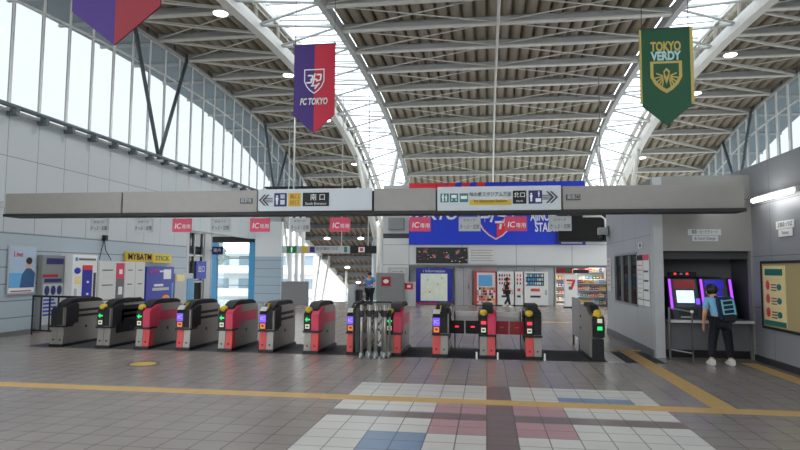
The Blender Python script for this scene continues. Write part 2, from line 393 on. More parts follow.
# eaves beams
for X, nm in ((-12.05, 'eaves_beam'), (12.9, 'eaves_beam')):
    chord(X, .3, .12, -.05, 'steel_grey', name=nm); chord(X, .12, .4, .15, 'fireproof', name='eaves_web')
    for i in range(42):
        y = 3.2+i*.95; st = MB(); st.box(X-.1, X+.1, y, y+.06, gz(y)-.01, gz(y)+.32, 'steel_dark'); st.build('eaves_bracket', ceiling)
for X0, X1 in ((-14.3, -12.3), (13.1, 15.2)):
    so = MB(); vs = []; fs = []
    for y in YS: vs += [(X0, y, gz(y)-.02), (X1, y, gz(y)-.02), (X0, y, gz(y)+.4), (X1, y, gz(y)+.4)]
    for j in range(len(YS)-1): fs += [(4*j, 4*j+1, 4*j+5, 4*j+4), (4*j+2, 4*j+3, 4*j+7, 4*j+6), (4*j, 4*j+2, 4*j+6, 4*j+4)]
    so.add(vs, fs, 'soffit'); so.build('eaves_soffit', ceiling)
    for y in PY: 
        if y > 5: MB().box(X0, X1, y-.05, y+.05, gz(y)-.14, gz(y)-.03, 'white').build('soffit_rib', ceiling)
# clerestory glazing, left and right
def clerestory(X, inner, nm, y0, y1, phase, sill, fw, fm):
    gl = MB(); vs = []; fs = []; k = int((y1-y0)/.5)
    for i in range(k+1):
        y = y0+(y1-y0)*i/k; vs += [(X, y, sill), (X, y, gz(y)-.1)]
    for i in range(k): fs.append((2*i, 2*i+1, 2*i+3, 2*i+2))
    gl.add(vs, fs, 'clerestory_glass'); root = struct(gl, nm)
    y = phase
    while y < y1:
        if y > y0:
            m_ = MB(); m_.box(X-fw, X+fw, y-.03, y+.03, sill, gz(y)-.1, fm); m_.build('mullion', root)
        y += 1.04
    t = MB(); pts = along(X+inner*.02, y0, y1, -1.1); 
    for i in range(len(pts)-1): t.beam(pts[i], pts[i+1], .05, .06, fm)
    t.build('transom', root)
    s_ = MB(); s_.box(X-.1, X+.1, y0, y1, sill-.06, sill, fm); s_.build('window_sill', root)
    if inner:
        r = MB(); r.tube([(X+inner*.22, y0, sill+.05), (X+inner*.22, y1, sill+.05)], .06, 'steel_dark', 10); r.build('sill_pipe', root)
        y = phase
        while y < y1:
            if y > y0:
                b = MB(); b.box(X, X+inner*.28, y-.06, y+.06, sill-.16, sill+.02, 'steel_dark'); b.build('pipe_bracket', root)
            y += 1.04
    return root
clerestory(-12.0, 1, 'window_3', 6, 38, 6.11, 5.74, .035, 'white')
clerestory(12.8, -1, 'window_4', 6, 38, 6.5, 5.74, .07, 'white')
for X, sg in ((-11.85, 1), (12.65, -1)):
    for yb in (20.2, 32.4, 8.):
        for d in (-1.8, 1.8):
            t = MB(); y = yb+d; t.tube([(X, yb, 5.74), (X, y, gz(y)-.05)], .07, 'steel_dark', 8); t.build('eaves_prop', ceiling)
# hanging lamps
for k, (x, y) in enumerate([(-8.1,23.4),(-7.9,35.3),(8.95,23.2),(8.7,35.2),(9.1,27.4),(-8.1,29.4),(8.9,17),(-8.1,17),(8.95,10),(-8.1,10)]):
    z = gz(y)-.35
    t = thing('ceiling_lamp', 'round white lamp hanging from the outer roof truss', 'ceiling lamp', (x, y, z), 0, 'round lamps under the roof trusses')
    m_ = MB(); m_.tube([(0,0,.05),(0,0,.55)], .02, 'steel_grey', 6); m_.build('lamp_stem', t)
    m_ = MB(); m_.tube([(0,0,.0),(0,0,.08)], .26, 'light_grey', 16, .12); m_.build('lamp_housing', t)
    m_ = MB(); m_.ball((0,0,0), .23, .23, .07, 'lamp'); m_.build('lamp_glass', t)
# tree columns with four branches
for X, nm, gx in ((-6.2, 'left', (-7.65, -5.1)), (7.25, 'right', (8.35, 6.1))):
    t = thing('branching_column', 'white steel column forking into four branches, %s' % ('beside the man in the blue shirt' if X < 0 else 'right of the wide blue stadium banner'), 'column', (X, 34, 0))
    m_ = MB(); m_.tube([(0,0,0),(0,0,3.3)], .36, 'column_paint', 20).tube([(0,0,3.3),(0,0,3.6)], .36, 'column_paint', 20, .22); m_.build('trunk', t)
    for ax in gx:
        for yy in (34.3, 38):
            m_ = MB(); m_.tube([(.12*(1 if ax > X else -1), 0, 3.4), (ax-X, yy-34, gz(yy)-.1)], .14, 'steel_white', 12, .11); m_.build('branch', t)
    m_ = MB(); m_.box(.36, .52, -.08, .08, 2.6, 2.75, 'grey'); m_.build('camera_bracket', t)
o = MB().tube([(-5.45,30.2,0),(-5.45,30.2,3.9)], .13, 'steel_white', 12).build('white_post'); tag(o, 'slim round white post between branching column and far pale wall', 'post')

# stair canopy beyond the far left opening
cn = MB()
def cz(y): return 5.7-.275*(y-31)
n = 14
prof = []
for i in range(n):
    x = -12+5.2*i/n; st = 5.2/n; prof += [(x,0),(x+st*.3,-.06),(x+st*.7,-.06),(x+st*.95,.06)]
prof.append((-6.8,0)); P = len(prof); vs = []; fs = []
yy = [31, 57]
for y in yy: vs += [(x, y, cz(y)+.4+d) for x, d in prof]
for i in range(P-1): fs.append((i, i+1, P+i+1, P+i))
cn.add(vs, fs, 'canopy_deck'); cn.add([(-12,31,cz(31)+.5),(-6.8,31,cz(31)+.5),(-6.8,57,cz(57)+.5),(-12,57,cz(57)+.5)], [(0,1,2,3)], 'grey')
can = thing('stair_canopy', 'sloping brown corrugated canopy going down over the far stairs', 'canopy', (0,0,0))
cn.build('roof_deck', can)
for i in range(12):
    y = 32+i*2.2; m_ = MB(); m_.box(-12, -6.8, y-.1, y+.1, cz(y)+.05, cz(y)+.3, 'mid_grey'); m_.build('purlin', can)
m_ = MB(); m_.beam((-12.05,31,cz(31)+.2),(-12.05,57,cz(57)+.2), .12, .4, 'steel_white'); m_.build('edge_beam', can)
m_ = MB(); m_.beam((-6.8,31,cz(31)+.2),(-6.8,57,cz(57)+.2), .12, .4, 'steel_white'); m_.build('edge_beam', can)
for (x0, y0, x1, y1) in ((-11.9,34,-11.9,38),(-11.9,42,-11.9,38),(-11.2,42,-11.9,39),(-10.9,46,-11.9,50)):
    m_ = MB(); m_.tube([(x0,y0,cz(y0)),(x1,y1,-6.5)], .09, 'steel_white', 8); m_.build('canopy_prop', can)
for x, y in ((-10.1,37.2),(-7.9,37.2),(-10.3,43.8),(-10.4,48.2)):
    m_ = MB(); m_.tube([(0,0,0),(0,0,.35)], .02, 'grey', 6); t = thing('canopy_lamp', 'small round lamp hanging beneath the sloping stair canopy', 'lamp', (x,y,cz(y)-.3), 0, 'round lamps under the stair canopy')
    m_.build('lamp_stem', t); MB().ball((0,0,0), .2, .2, .08, 'lamp').build('lamp_glass', t)
m_ = MB(); m_.box(-11.1, -6.8, 33.5, 58, -7, -6.6, 'grey'); 
for i in range(24): m_.box(-11, -3.5, 33.5+i*.4, 33.9+i*.4, -7, -.2-i*.27, 'light_grey')
struct(m_, 'stairs')

# exterior building seen through the framed exit
ap = thing('apartment_building', 'pale apartment building outside the blue framed glass exit', 'building', (-28, 66, -7))
m_ = MB(); m_.box(-9, 9, 0, 10, 0, 10.2, 'apartment').box(-9.2, 9.2, -.3, 10.2, 10.2, 10.5, 'light_grey'); m_.build('wall', ap)
for fz in range(4):
    m_ = MB(); m_.box(-9, 9, -1.0, 0, .3+2.6*fz, .45+2.6*fz, 'light_grey').box(-9, 9, -1.0, -.9, .45+2.6*fz, 1.3+2.6*fz, 'apartment'); m_.build('balcony', ap)
    for i in range(7):
        m_ = MB(); x = -7.8+2.5*i; m_.box(x, x+1.3, -.05, .02, .6+2.6*fz, 2.4+2.6*fz, 'apartment_glass'); m_.build('window', ap)
tr = MB(); random.seed(3)
for i in range(60): 
    a = random.random()*6.3; r = random.random()*1.6; tr.ball((math.cos(a)*r, math.sin(a)*r, 1.2+random.random()*2), .5, .5, .4, 'leaves', 6, 4)
t = thing('street_tree', 'small leafy tree above the apartment roof outside the exit', 'tree', (-29, 60, -7)); tr.build('crown', t).location = (0,0,8.2); MB().tube([(0,0,0),(0,0,10)], .2, 'deck', 8).build('trunk', t)
ap2 = thing('office_building', 'pale building beyond the far stair opening', 'building', (-22, 100, -7))
MB().box(-8, 12, 0, 10, 0, 12, 'apartment').build('wall', ap2)
for i in range(4):
    for j in range(3): MB().box(-6+4.2*i, -4.6+4.2*i, -.05, .02, 3.2+3*j, 4.8+3*j, 'apartment_glass').build('window', ap2)

# ------------------------------------------------------------------ overhead gantry beam
gb = thing('gantry_beam', 'long grey box beam spanning above the row of ticket gates', 'overhead beam', (0, 11.5, 0))
def seg(x0, x1, m, name, label=None):
    s_ = MB(); s_.box(x0+.012, x1-.012, 0, .42, 2.89, 3.33, m); o = s_.build(name, gb, bevel=.012)
    if label: o['label'] = label
    return o
for a, b in ((-10.28,-7.54),(-7.54,-4.57),(-2.2,-.96),(1.4,4.6)): seg(a, b, 'beam_face', 'beam_panel')
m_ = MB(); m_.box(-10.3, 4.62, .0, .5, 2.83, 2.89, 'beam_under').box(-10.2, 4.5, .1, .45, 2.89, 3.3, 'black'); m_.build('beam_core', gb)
m_ = MB(); m_.box(4.2, 4.4, .5, 1.42, 3.0, 3.2, 'grey').box(-12, -10.2, .2, .35, 3.05, 3.2, 'light_grey'); m_.build('support_arm', gb)
for x, s_ in ((-4.81, '精算機'), (1.6, '乗換口')):
    o = MB().box(x-.13, x+.13, -.008, 0, 3.06, 3.17, 'dark_grey').build('beam_plate', gb); text(s_, x, -.012, 3.115, .1, 'light_grey', gb, fit=.22)

def decal(mb_fn, name, parent): m_ = MB(); mb_fn(m_); return m_.build(name, parent)
def arrow(parent, x, z, s, sg, m):
    a = MB(); y0, y1 = -.006, 0
    for dz in (-.035*s, .0, .035*s): a.box(x-.13*s*sg*-1 if False else x-.0, x-sg*.0+(-sg)*.17*s, y0, y1, z+dz-.008*s, z+dz+.008*s, m)
    for k in (0, 1):
        tx = x+sg*(.12-.07*k)*s
        for q in (1, -1): a.prism([(tx, z), (tx-sg*.11*s, z+q*.11*s), (tx-sg*.15*s, z+q*.11*s), (tx-sg*.04*s, z)], 1, y0, y1, m)
    return a.build('arrow', parent)
def person_icon(mb, x, z, s, m, y0=-.01, y1=-.004):
    mb.box(x-.02*s, x+.02*s, y0, y1, z+.06*s, z+.1*s, m).prism([(x-.035*s, z+.05*s),(x+.035*s, z+.05*s),(x+.02*s, z-.03*s),(x+.02*s, z-.1*s),(x-.02*s, z-.1*s),(x-.02*s, z-.03*s)], 1, y0, y1, m)

# sign for the south exit
sg1 = thing('direction_sign', 'white overhead sign with left arrow and black south exit panel', 'direction sign', (0, 11.49, 0))
MB().box(-4.55, -2.22, -.03, .0, 2.9, 3.34, 'beam_sign').build('sign_face', sg1, bevel=.008); 
sub = bpy.data.objects.new('sign_symbols', None); C.objects.link(sub); sub.parent = sg1; sub.location = (.09, -.031, 0)
arrow(sub, -4.5, 3.12, 1., -1, 'charcoal')
decal(lambda a: [a.box(-4.3, -4.04, -.004, 0, 2.99, 3.26, 'navy'), person_icon(a, -4.24, 3.12, .9, 'white'), a.box(-4.17,-4.08,-.01,-.004,3.03,3.12,'beam_sign'), a.box(-4.17,-4.08,-.01,-.004,3.15,3.23,'light_grey')], 'lift_symbol', sub)
decal(lambda a: a.box(-4.01, -3.75, -.004, 0, 2.99, 3.26, 'mustard'), 'yellow_panel', sub)
text('南口', -3.88, -.008, 3.18, .1, 'deep_red', sub); text('出口', -3.88, -.008, 3.06, .1, 'deep_red', sub)
decal(lambda a: a.box(-3.71, -3.17, -.004, 0, 2.99, 3.26, 'soft_black'), 'black_panel', sub)
text('南 口', -3.4, -.008, 3.16, .14, 'white', sub); text('South Entrance', -3.44, -.008, 3.04, .07, 'white', sub)
# sign for the stadium
sg2 = thing('direction_sign', 'white overhead sign to the stadium with teal symbols and right arrow', 'direction sign', (0, 11.49, 0))
MB().box(-.94, 1.38, -.03, 0, 2.88, 3.34, 'beam_sign').build('sign_face', sg2, bevel=.008)
sub = bpy.data.objects.new('sign_symbols', None); C.objects.link(sub); sub.parent = sg2; sub.location = (0, -.031, 0)
for i, c in enumerate((-.8, -.62, -.43)):
    a = MB(); a.box(c-.08, c+.08, -.004, 0, 3.04, 3.21, 'teal')
    if i == 0: person_icon(a, c-.03, 3.125, .7, 'white'); person_icon(a, c+.03, 3.12, .6, 'white')
    if i == 1: a.box(c-.05, c+.05, -.01, -.004, 3.12, 3.18, 'white').box(c-.05, c-.03, -.01, -.004, 3.07, 3.1, 'white').box(c+.03, c+.05, -.01, -.004, 3.07, 3.1, 'white')
    if i == 2: a.box(c-.06, c+.06, -.01, -.004, 3.1, 3.16, 'white')
    a.build('teal_symbol', sub)
text('味の素スタジアム方面', .07, -.008, 3.18, .1, 'soft_black', sub, fit=.78)
decal(lambda a: a.box(-.32, .46, -.004, 0, 2.98, 3.085, 'mustard'), 'ochre_band', sub)
text('for Ajinomoto Stadium', .07, -.01, 3.055, .075, 'soft_black', sub, fit=.62)
decal(lambda a: a.box(.49, .74, -.004, 0, 3.0, 3.25, 'soft_black'), 'black_panel', sub)
text('北口', .615, -.008, 3.16, .11, 'white', sub); text('North', .615, -.008, 3.05, .05, 'white', sub)
decal(lambda a: [a.box(.78, 1.03, -.004, 0, 3.0, 3.25, 'navy'), person_icon(a, .83, 3.12, .8, 'white'), person_icon(a, .97, 3.18, .5, 'white'), a.box(.91,1.01,-.01,-.004,3.03,3.1,'white')], 'lift_symbol', sub)
arrow(sub, 1.2, 3.12, 1.0, 1, 'charcoal')

# lane plates hanging under the beam
def lane_plate(x, kind, label):
    t = thing('lane_plate', label, 'hanging sign', (x, 11.7, 2.83), 0)
    w_ = .21
    m_ = MB(); m_.box(-.16, -.15, -.005, .005, -.05, 0, 'grey').box(.15, .16, -.005, .005, -.05, 0, 'grey'); m_.build('hanger', t)
    m_ = MB(); m_.box(-w_, w_, -.012, .012, -.33, -.05, 'sign_pink' if kind else 'light_grey'); m_.build('plate', t)
    if kind:
        text('IC', -.09, -.015, -.21, .15, 'white', t, shear=.15, bold=.002); text('専用', .1, -.015, -.225, .1, 'white', t)
    else:
        text('ICカード', 0, -.015, -.12, .06, 'charcoal', t); text('きっぷ・定期', 0, -.015, -.25, .095, 'charcoal', t, fit=.37)
def plate_x(px): return None
LP = [(-8.17,0,'leftmost white ticket plate under the beam, above the lockers'),(-7.15,0,'second white ticket plate from the left under the beam'),
      (-6.29,1,'leftmost pink IC plate hanging under the beam'),(-5.44,0,'white ticket plate between the two left pink IC plates'),
      (-4.59,1,'pink IC plate before the far wall pillar, left of the south exit sign middle'),(-3.74,0,'white ticket plate under the south exit sign'),
      (-2.91,1,'pink IC plate just left of the branching column'),(-1.3,1,'pink IC plate over the left end of the blue banner'),
      (-.33,0,'white ticket plate under the teal symbols of the stadium sign'),(.55,1,'pink IC plate over the crest of the blue banner'),(1.38,0,'rightmost white ticket plate, beside the dark display')]
for x, k, l in LP: lane_plate(x, k, l)

# ------------------------------------------------------------------ ticket gates
def gate(x, label, body='silver', sym='arrow', right='pink', leg=('grey','red'), side='pink', light='green'):
    t = thing('ticket_gate', label, 'ticket gate', (x, 12.2, 0), 0)
    W = .325; hw = W/2
    MB().box(0, W, -.02, 1.52, 0, .06, 'black').build('plinth', t)
    m_ = MB(); bm_ = {'silver':'gate_metal','dark':'charcoal'}[body]
    m_.prism([(.18,.06),(1.46,.06),(1.5,.2),(1.5,.78),(1.44,.9),(1.3,.95),(.5,.95),(.32,.9),(.18,.8)], 0, .02, W-.02, bm_); m_.build('body', t, bevel=.006)
    # head: left half carries the display, right half coloured or black
    m_ = MB(); m_.prism([(0,.47),(.22,.47),(.22,.86),(.06,.86),(0,.8)], 0, .005, hw, 'soft_black'); m_.build('display_head', t, bevel=.006)
    m_ = MB(); m_.prism([(-.01,.47),(.36,.47),(.42,.55),(.42,.78),(.5,.9),(.44,.955),(.3,.93),(.06,.86),(-.01,.8)], 0, hw+.004, W+.004, {'pink':'pink','black':'soft_black','grey':'gate_metal'}[right]); o = m_.build('front_head', t, bevel=.008)
    o['label'] = {'pink':'pink front housing','black':'black front housing','grey':'grey front housing'}[right]
    if right == 'black':
        MB().box(W-.014, W+.006, -.02, .06, .46, .86, 'gate_metal').box(hw+.004, W, -.02, .02, .46, .475, 'gate_metal').build('head_trim', t)
    if sym == 'arrow':
        a = MB(); a.box(.02, hw-.015, -.006, 0, .62, .77, 'black')
        lm = 'led_green' if light == 'green' else 'led_red'
        if light == 'green': a.prism([(.035,.7),(.08,.75),(.08,.715),(.14,.715),(.14,.685),(.08,.685),(.08,.65)], 1, -.012, -.006, lm)
        else: a.box(.04, .135, -.012, -.006, .67, .73, lm)
        a.build('indicator', t)
        a = MB(); a.box(.04, .13, -.008, 0, .51, .6, 'led_label').box(.06,.11,-.012,-.008,.54,.57,'charcoal'); a.build('sticker', t)
        a = MB(); a.ball((.085,.11,.885), .08, .12, .07, 'yellow').box(.02,.16,.04,.2,.85,.88,'charcoal'); o = a.build('card_reader', t); o['label'] = 'yellow card reader'
    elif sym == 'ic':
        a = MB(); a.box(.015, hw-.01, -.008, 0, .62, .78, 'led_violet'); a.build('indicator', t)
        text('IC', .085, -.012, .7, .1, 'white', t, fit=.09)
        a = MB(); a.box(.03, .14, -.008, 0, .49, .6, 'led_orange').box(.06,.11,-.012,-.008,.53,.57,'deep_red'); a.build('sticker', t)
        a = MB(); a.prism([(.0,.86),(.22,.86),(.22,.94),(.1,.94)], 0, .01, .15, 'offwhite').box(.15,.17,.1,.26,.9,1.02,'mustard'); o = a.build('card_reader', t); o['label'] = 'white card reader with yellow edge'
    MB().box(-.005, W+.005, -.03, .3, .43, .47, 'black').build('collar', t)
    for s_, (a0, a1) in enumerate(((.01, hw-.003), (hw+.003, W-.01))):
        mm = {'grey':'gate_metal','red':'coral'}[leg[s_]]
        m_ = MB(); m_.prism([(.0,.06),(.2,.06),(.2,.43),(.04,.43)], 0, a0, a1, mm); o = m_.build('front_leg', t, bevel=.004)
        m_ = MB(); m_.box((a0+a1)/2-.015,(a0+a1)/2+.015,-.006,.02,.14,.17,'black'); m_.build('key_hole', o)
    # arched guard rail along the top
    pr = []
    K = 12
    for i in range(K+1):
        u = (i/K)**1.5; y = .1+u*1.3; z = .88+.17*(min(1, u/.22))**.6-.06*max(0,(u-.75)/.25)**2
        pr.append((y, z))
    inner = [(y, z-.055) for y, z in pr[::-1]]
    m_ = MB(); m_.prism([p for p in pr] + inner, 0, .06, W-.05, 'soft_black'); m_.box(.08, W-.08, .4, 1.25, .9, .99, 'soft_black'); m_.build('guard_rail', t)
    # side panels facing the passages
    for xx, s_ in ((W-.018, 1), (.018, -1)):
        a, b = (xx, xx+.008*s_)
        m_ = MB()
        if side == 'pink':
            m_.prism([(.42,.58),(1.38,.58),(1.38,.8),(.42,.8)], 0, a, b, 'sign_pink'); m_.box(a, b+.003*s_, .36, .42, .5, .82, 'soft_black')
        else:
            m_.box(a, b, .24, .5, .5, .86, 'soft_black').box(a, b, .5, 1.35, .74, .8, 'soft_black').box(a, b, .5, 1.35, .62, .68, 'soft_black')
            if side == 'black': m_.box(a, b, .24, 1.1, .3, .9, 'soft_black')
        m_.build('side_panel', t)
        m_ = MB(); m_.box(a, b+.004*s_, .75, .81, .36, .42, 'charcoal'); m_.build('sensor', t)
    return t
G = [
 (-9.6,'leftmost ticket gate, silver sides with two black slots, beside the black railing',dict(sym='blank',right='black',side='slots',leg=('grey','grey'))),
 (-8.48,'second ticket gate from the left, black sides and green arrow',dict(right='black',side='black',leg=('grey','grey'))),
 (-7.56,'third ticket gate from the left, pink head and green arrow before the blue wall panel',dict()),
 (-6.62,'fourth ticket gate from the left, violet IC light and black slotted side',dict(sym='ic',right='black',side='slots',leg=('red','grey'))),
 (-5.67,'fifth ticket gate from the left, pink head and green arrow',dict()),
 (-4.76,'sixth ticket gate from the left, violet IC light, dark slotted side',dict(sym='ic',right='black',side='slots',leg=('red','grey'))),
 (-3.79,'seventh ticket gate from the left, pink head, green arrow, left of the folded barriers',dict()),
 (-2.87,'ticket gate with violet IC light hugging the left side of the folded barriers',dict(sym='ic',right='grey',side='slots',leg=('red','grey'))),
 (-2.06,'pink ticket gate right behind the folded silver barriers',dict()),
 (-1.1,'ticket gate with violet IC light left of the black flap doors',dict(sym='ic',right='black',side='black',leg=('red','grey'))),
 (-.16,'pink ticket gate with red light between black and red flap doors',dict(light='red')),
 (.74,'black and silver ticket gate with red light right of the red flap doors',dict(light='red',right='black',side='black',leg=('red','grey'))),
]
for x, l, k in G: gate(x, l, **k)
# the last gate, seen on its left side
t = thing('ticket_gate', 'rightmost ticket gate with plain silver side and green light near the office wall', 'ticket gate', (1.99, 12.2, 0))
MB().box(0, .26, 0, 1.5, 0, .06, 'black').build('plinth', t)
MB().prism([(.1,.06),(1.45,.06),(1.5,.2),(1.5,.9),(1.42,1.02),(.5,1.0),(.1,.86)], 0, .0, .24, 'gate_metal').build('body', t, bevel=.006)
MB().prism([(.0,.0),(.12,.0),(.1,.42),(.02,.42)], 0, .04, .25, 'soft_black').build('front_leg', t)
MB().prism([(-.03,.45),(.1,.45),(.14,.86),(.02,.86),(-.05,.7)], 0, .05, .26, 'soft_black').build('front_head', t, bevel=.01)
MB().ball((.15,.1,.9), .09, .12, .09, 'yellow').build('card_reader', t)['label'] = 'yellow card reader'
MB().box(.12, .21, -.06, -.045, .6, .67, 'led_green').build('indicator', t); MB().box(.12, .21, -.055, -.04, .74, .82, 'led_label').build('sticker', t)
MB().prism([(.05,.92),(.3,1.06),(1.0,1.09),(1.1,1.0),(.3,.98)], 0, .04, .2, 'soft_black').build('guard_rail', t)
for z in (.75, .5): MB().box(-.012, 0, 1.2, 1.3, z, z+.05, 'charcoal').build('latch', t)
# silver screen behind it
t = thing('lane_screen', 'flat silver screen panel attached behind the rightmost gate', 'screen panel', (2.02, 13.72, 0))
MB().box(-.02, .02, .02, 1.15, .25, 1.12, 'alu').build('panel', t, bevel=.005)
for y in (.1, 1.05): MB().box(-.02, .02, y, y+.05, 0, .25, 'charcoal').build('leg', t)
# flap doors: each flap is hinged on its gate
def flap(gate_, a, b, m):
    o = MB().box(a, b, .55, .58, .42, .69, m).build('flap_door', gate_, bevel=.008); o['label'] = 'closed black flap door' if m == 'soft_black' else 'closed dark red flap door'
    MB().box((a+b)/2-.04, (a+b)/2+.04, .542, .55, .55, .58, 'led_red' if m == 'soft_black' else 'coral').build('stop_mark', o)
GT = {round(o.location.x, 2): o for o in C.objects if o.name.startswith('ticket_gate')}
flap(GT[-1.1], .32, .62, 'soft_black'); flap(GT[-.16], -.29, .01, 'soft_black'); flap(GT[-.16], .32, .6, 'deep_red'); flap(GT[.74], -.285, .01, 'deep_red')
for x0, x1, l in ((-.73, -.165, 'white upper lane panel beyond the black flap doors'), (.17, .735, 'white upper lane panel beyond the red flap doors')):
    t = thing('lane_barrier', l, 'barrier', (x0, 13.55, 0)); W = x1-x0
    MB().box(0, W, 0, .03, .62, .72, 'offwhite').box(0, W, 0, .03, .73, .83, 'white').build('panel', t)
    MB().box(0, .03, 0, .03, .0, .84, 'grey').box(W-.03, W, 0, .03, 0, .84, 'grey').build('post', t)
for x, l in ((-.2,'white wedge of the floor at the left of the pink centre gate'),(.2,'white wedge guard right of the pink centre gate'),(1.1,'white wedge guard at the foot of the black gate')):
    o = MB().prism([(0,0),(.06,0),(.06,.02),(0,.14)][::-1], 0, 0, .035, 'white').build('foot_guard'); o.location = (x-.017+(-.012 if x < 0 else 0), 12.06, 0); tag(o, l.replace('wedge of the floor at the left','wedge guard left'), 'guard')

# folded barrier trolley in the middle lane
t = thing('folding_barrier', 'folded silver barrier bundle on castors blocking the middle lane', 'barrier', (-2.68, 11.8, 0))
MB().tube([(.0,.3,.06),(0,.3,.9),(.06,.3,1.05),(.2,.3,1.1)], .03, 'soft_black', 8).box(-.03,.1,.28,.34,.08,.95,'charcoal').build('side_frame', t)
MB().box(.08, .76, .3, .34, 1.07, 1.1, 'soft_black').build('top_rail', t)
for i, x in enumerate((.2, .36, .5, .66, .28, .43, .58, .73)):
    y = (.05, .1, .03, .12, .3, .26, .3, .28)[i]
    o = MB().tube([(x,y,.1),(x,y,1.04)], .032 if i < 4 else .022, 'chrome', 10).build('pole', t)
    MB().box(x-.036, x+.036, y-.036, y+.036, .8, .93, 'black').build('grip', o)
    o2 = MB().box(x-.025, x+.025, y-.1, y+.1, .06, .1, 'light_grey').build('foot', o) 
    MB().tube([(x-.02,y-.12,.035),(x+.02,y-.12,.035)], .035, 'light_grey', 10).tube([(x-.02,y+.12,.035),(x+.02,y+.12,.035)], .035, 'light_grey', 10).build('castor', o)
for i, z in enumerate((.25, .62)):
    m_ = MB(); 
    for a, b in ((.2,.36),(.36,.5),(.5,.66)): m_.beam((a,.3,z),(b,.3,z+.3), .015, .02, 'charcoal').beam((a,.32,z+.3),(b,.32,z), .015, .02, 'charcoal')
    m_.build('lattice', t)

# left railing
t = thing('railing', 'black vertical bar railing between left wall and first gate', 'railing', (-11.7, 14.2, 0))
m_ = MB(); m_.beam((0,0,1.0),(1.9,-.25,1.0), .04, .05, 'soft_black').beam((0,0,.12),(1.9,-.25,.12), .04, .04, 'soft_black'); m_.build('rail', t)
for i in range(8):
    x = .27*i; y = -.25*x/1.9; MB().box(x-.015, x+.015, y-.015, y+.015, 0 if i in (0,3,7) else .12, 1.0, 'soft_black').build('baluster', t)

# ------------------------------------------------------------------ left wall: poster, machines, lockers (local x runs along +Y, front faces +X)
def wall_thing(name, label, cat, x, y, z=0, rz=R90, group=None): return thing(name, label, cat, (x, y, z), rz, group)
t = wall_thing('wall_poster', 'portrait poster of a dark haired person in a blue jacket on the left wall', 'poster', -11.97, 13.6)
MB().box(0, .94, -.02, .0, 1.06, 2.3, 'light_grey').build('frame', t)
m_ = MB(); m_.box(.04, .9, -.026, -.02, 1.22, 2.26, 'pale_blue').box(.04,.9,-.026,-.02,1.1,1.22,'white').box(.04,.5,-.028,-.02,1.22,1.6,'light_blue'); m_.build('sheet', t)
m_ = MB(); m_.prism([(.4,1.22),(.88,1.22),(.9,1.6),(.75,1.72),(.6,1.72),(.45,1.55)], 1, -.034, -.026, 'frame_dark_blue').ball((.68,-.03,1.83), .085, .006, .12, 'skin').ball((.68,-.036,1.92), .11, .006, .09, 'hair'); m_.build('portrait', t)
text('Live', .3, -.035, 2.08, .2, 'red', t); MB().box(.1,.8,-.032,-.026,1.12,1.15,'deep_red').build('caption_bar', t)
def kiosk(name, label, cat, y0, y1, h, d, m, z0=0):
    t = wall_thing(name, label, cat, -11.98+d, y0)
    MB().box(0, y1-y0, 0, d, z0, h, m).build('cabinet', t, bevel=.01)
    return t
t = kiosk('map_stand', 'grey information case with blue circles left of the white ticket machine', 'information case', 14.63, 15.5, 2.08, .15, 'grey')
a = MB(); a.box(.15,.8,-.01,0,1.84,2.0,'navy').box(.02,.6,-.012,0,1.48,1.56,'deep_red').box(.1,.75,-.01,0,1.34,1.44,'navy').box(.05,.85,-.006,0,.2,1.3,'light_grey')
for i in range(3): a.ball((.2+.24*i,-.008,1.12), .1, .01, .13, 'navy')
for i in range(5): a.box(.08,.5+.05*(i%3),-.01,0,.84-.1*i,.89-.1*i,'blue')
a.build('front_print', t)
t = kiosk('ticket_machine', 'white machine with tall blue door and red header against left wall', 'machine', 15.52, 16.6, 2.12, .38, 'white')
a = MB(); a.box(.42,.84,-.02,0,.3,1.78,'royal'); a.build('door', t); MB().box(.42,.84,-.022,0,1.68,1.82,'red').build('header_strip', t)
a = MB(); a.ball((.2,-.01,1.66),.14,.012,.09,'blue').box(.1,.36,-.008,0,1.28,1.5,'poster_yellow').box(.1,.2,-.01,0,.4,1.15,'light_grey').box(.1,.2,-.01,0,1.94,2.04,'frame_blue').box(.25,1.0,-.01,0,1.96,2.02,'mid_grey').box(.92,1.02,-.01,0,.5,1.6,'charcoal'); a.build('front_print', t)
for z in (1.3, .95, .6): MB().box(.6,.68,-.03,-.02,z,z+.06,'white').build('door_mark', t)
t = kiosk('locker_bank', 'white coin locker bank with pink centre panel beneath the yellow sign', 'lockers', 16.65, 19.17, 1.95, .38, 'offwhite')
for c, (a0, a1) in enumerate(((.03,.86),(1.34,1.9),(1.92,2.47))):
    for r in range(4):
        o = MB().box(a0+.01, a1-.01, -.015, 0, .1+.46*r, .54+.46*r, 'offwhite').build('locker_door', t, bevel=.006)
        MB().box(a0+.15, a1-.15, -.02, -.015, .28+.46*r, .31+.46*r, 'charcoal').build('handle', o)
MB().box(.9,1.3,-.02,0,1.4,1.9,'sign_pink').box(.9,1.3,-.018,0,.1,1.4,'mid_grey').box(1.0,1.2,-.03,0,.9,1.15,'white').box(1.02,1.18,-.03,0,1.55,1.7,'white').build('control_panel', t)
t = wall_thing('wall_sign', 'yellow lettered sign above the lockers and blue panel', 'sign', -11.97, 18.5)
MB().box(0, 1.6, -.08, 0, 1.96, 2.28, 'mustard').box(1.62, 2.9, -.08, 0, 1.94, 2.26, 'yellow').build('board', t)
text('MYBATM', .8, -.09, 2.12, .3, 'soft_black', t, fit=1.4, bold=.004); text('STICK', 2.25, -.09, 2.1, .24, 'sign_green', t, fit=.95, bold=.003)
t = kiosk('advert_panel', 'dark blue machine with pink and white print right of the lockers', 'machine', 19.25, 21.1, 1.8, .38, 'royal')
text('BATTERY', .5, -.01, 1.62, .16, 'sign_pink', t, fit=.6)
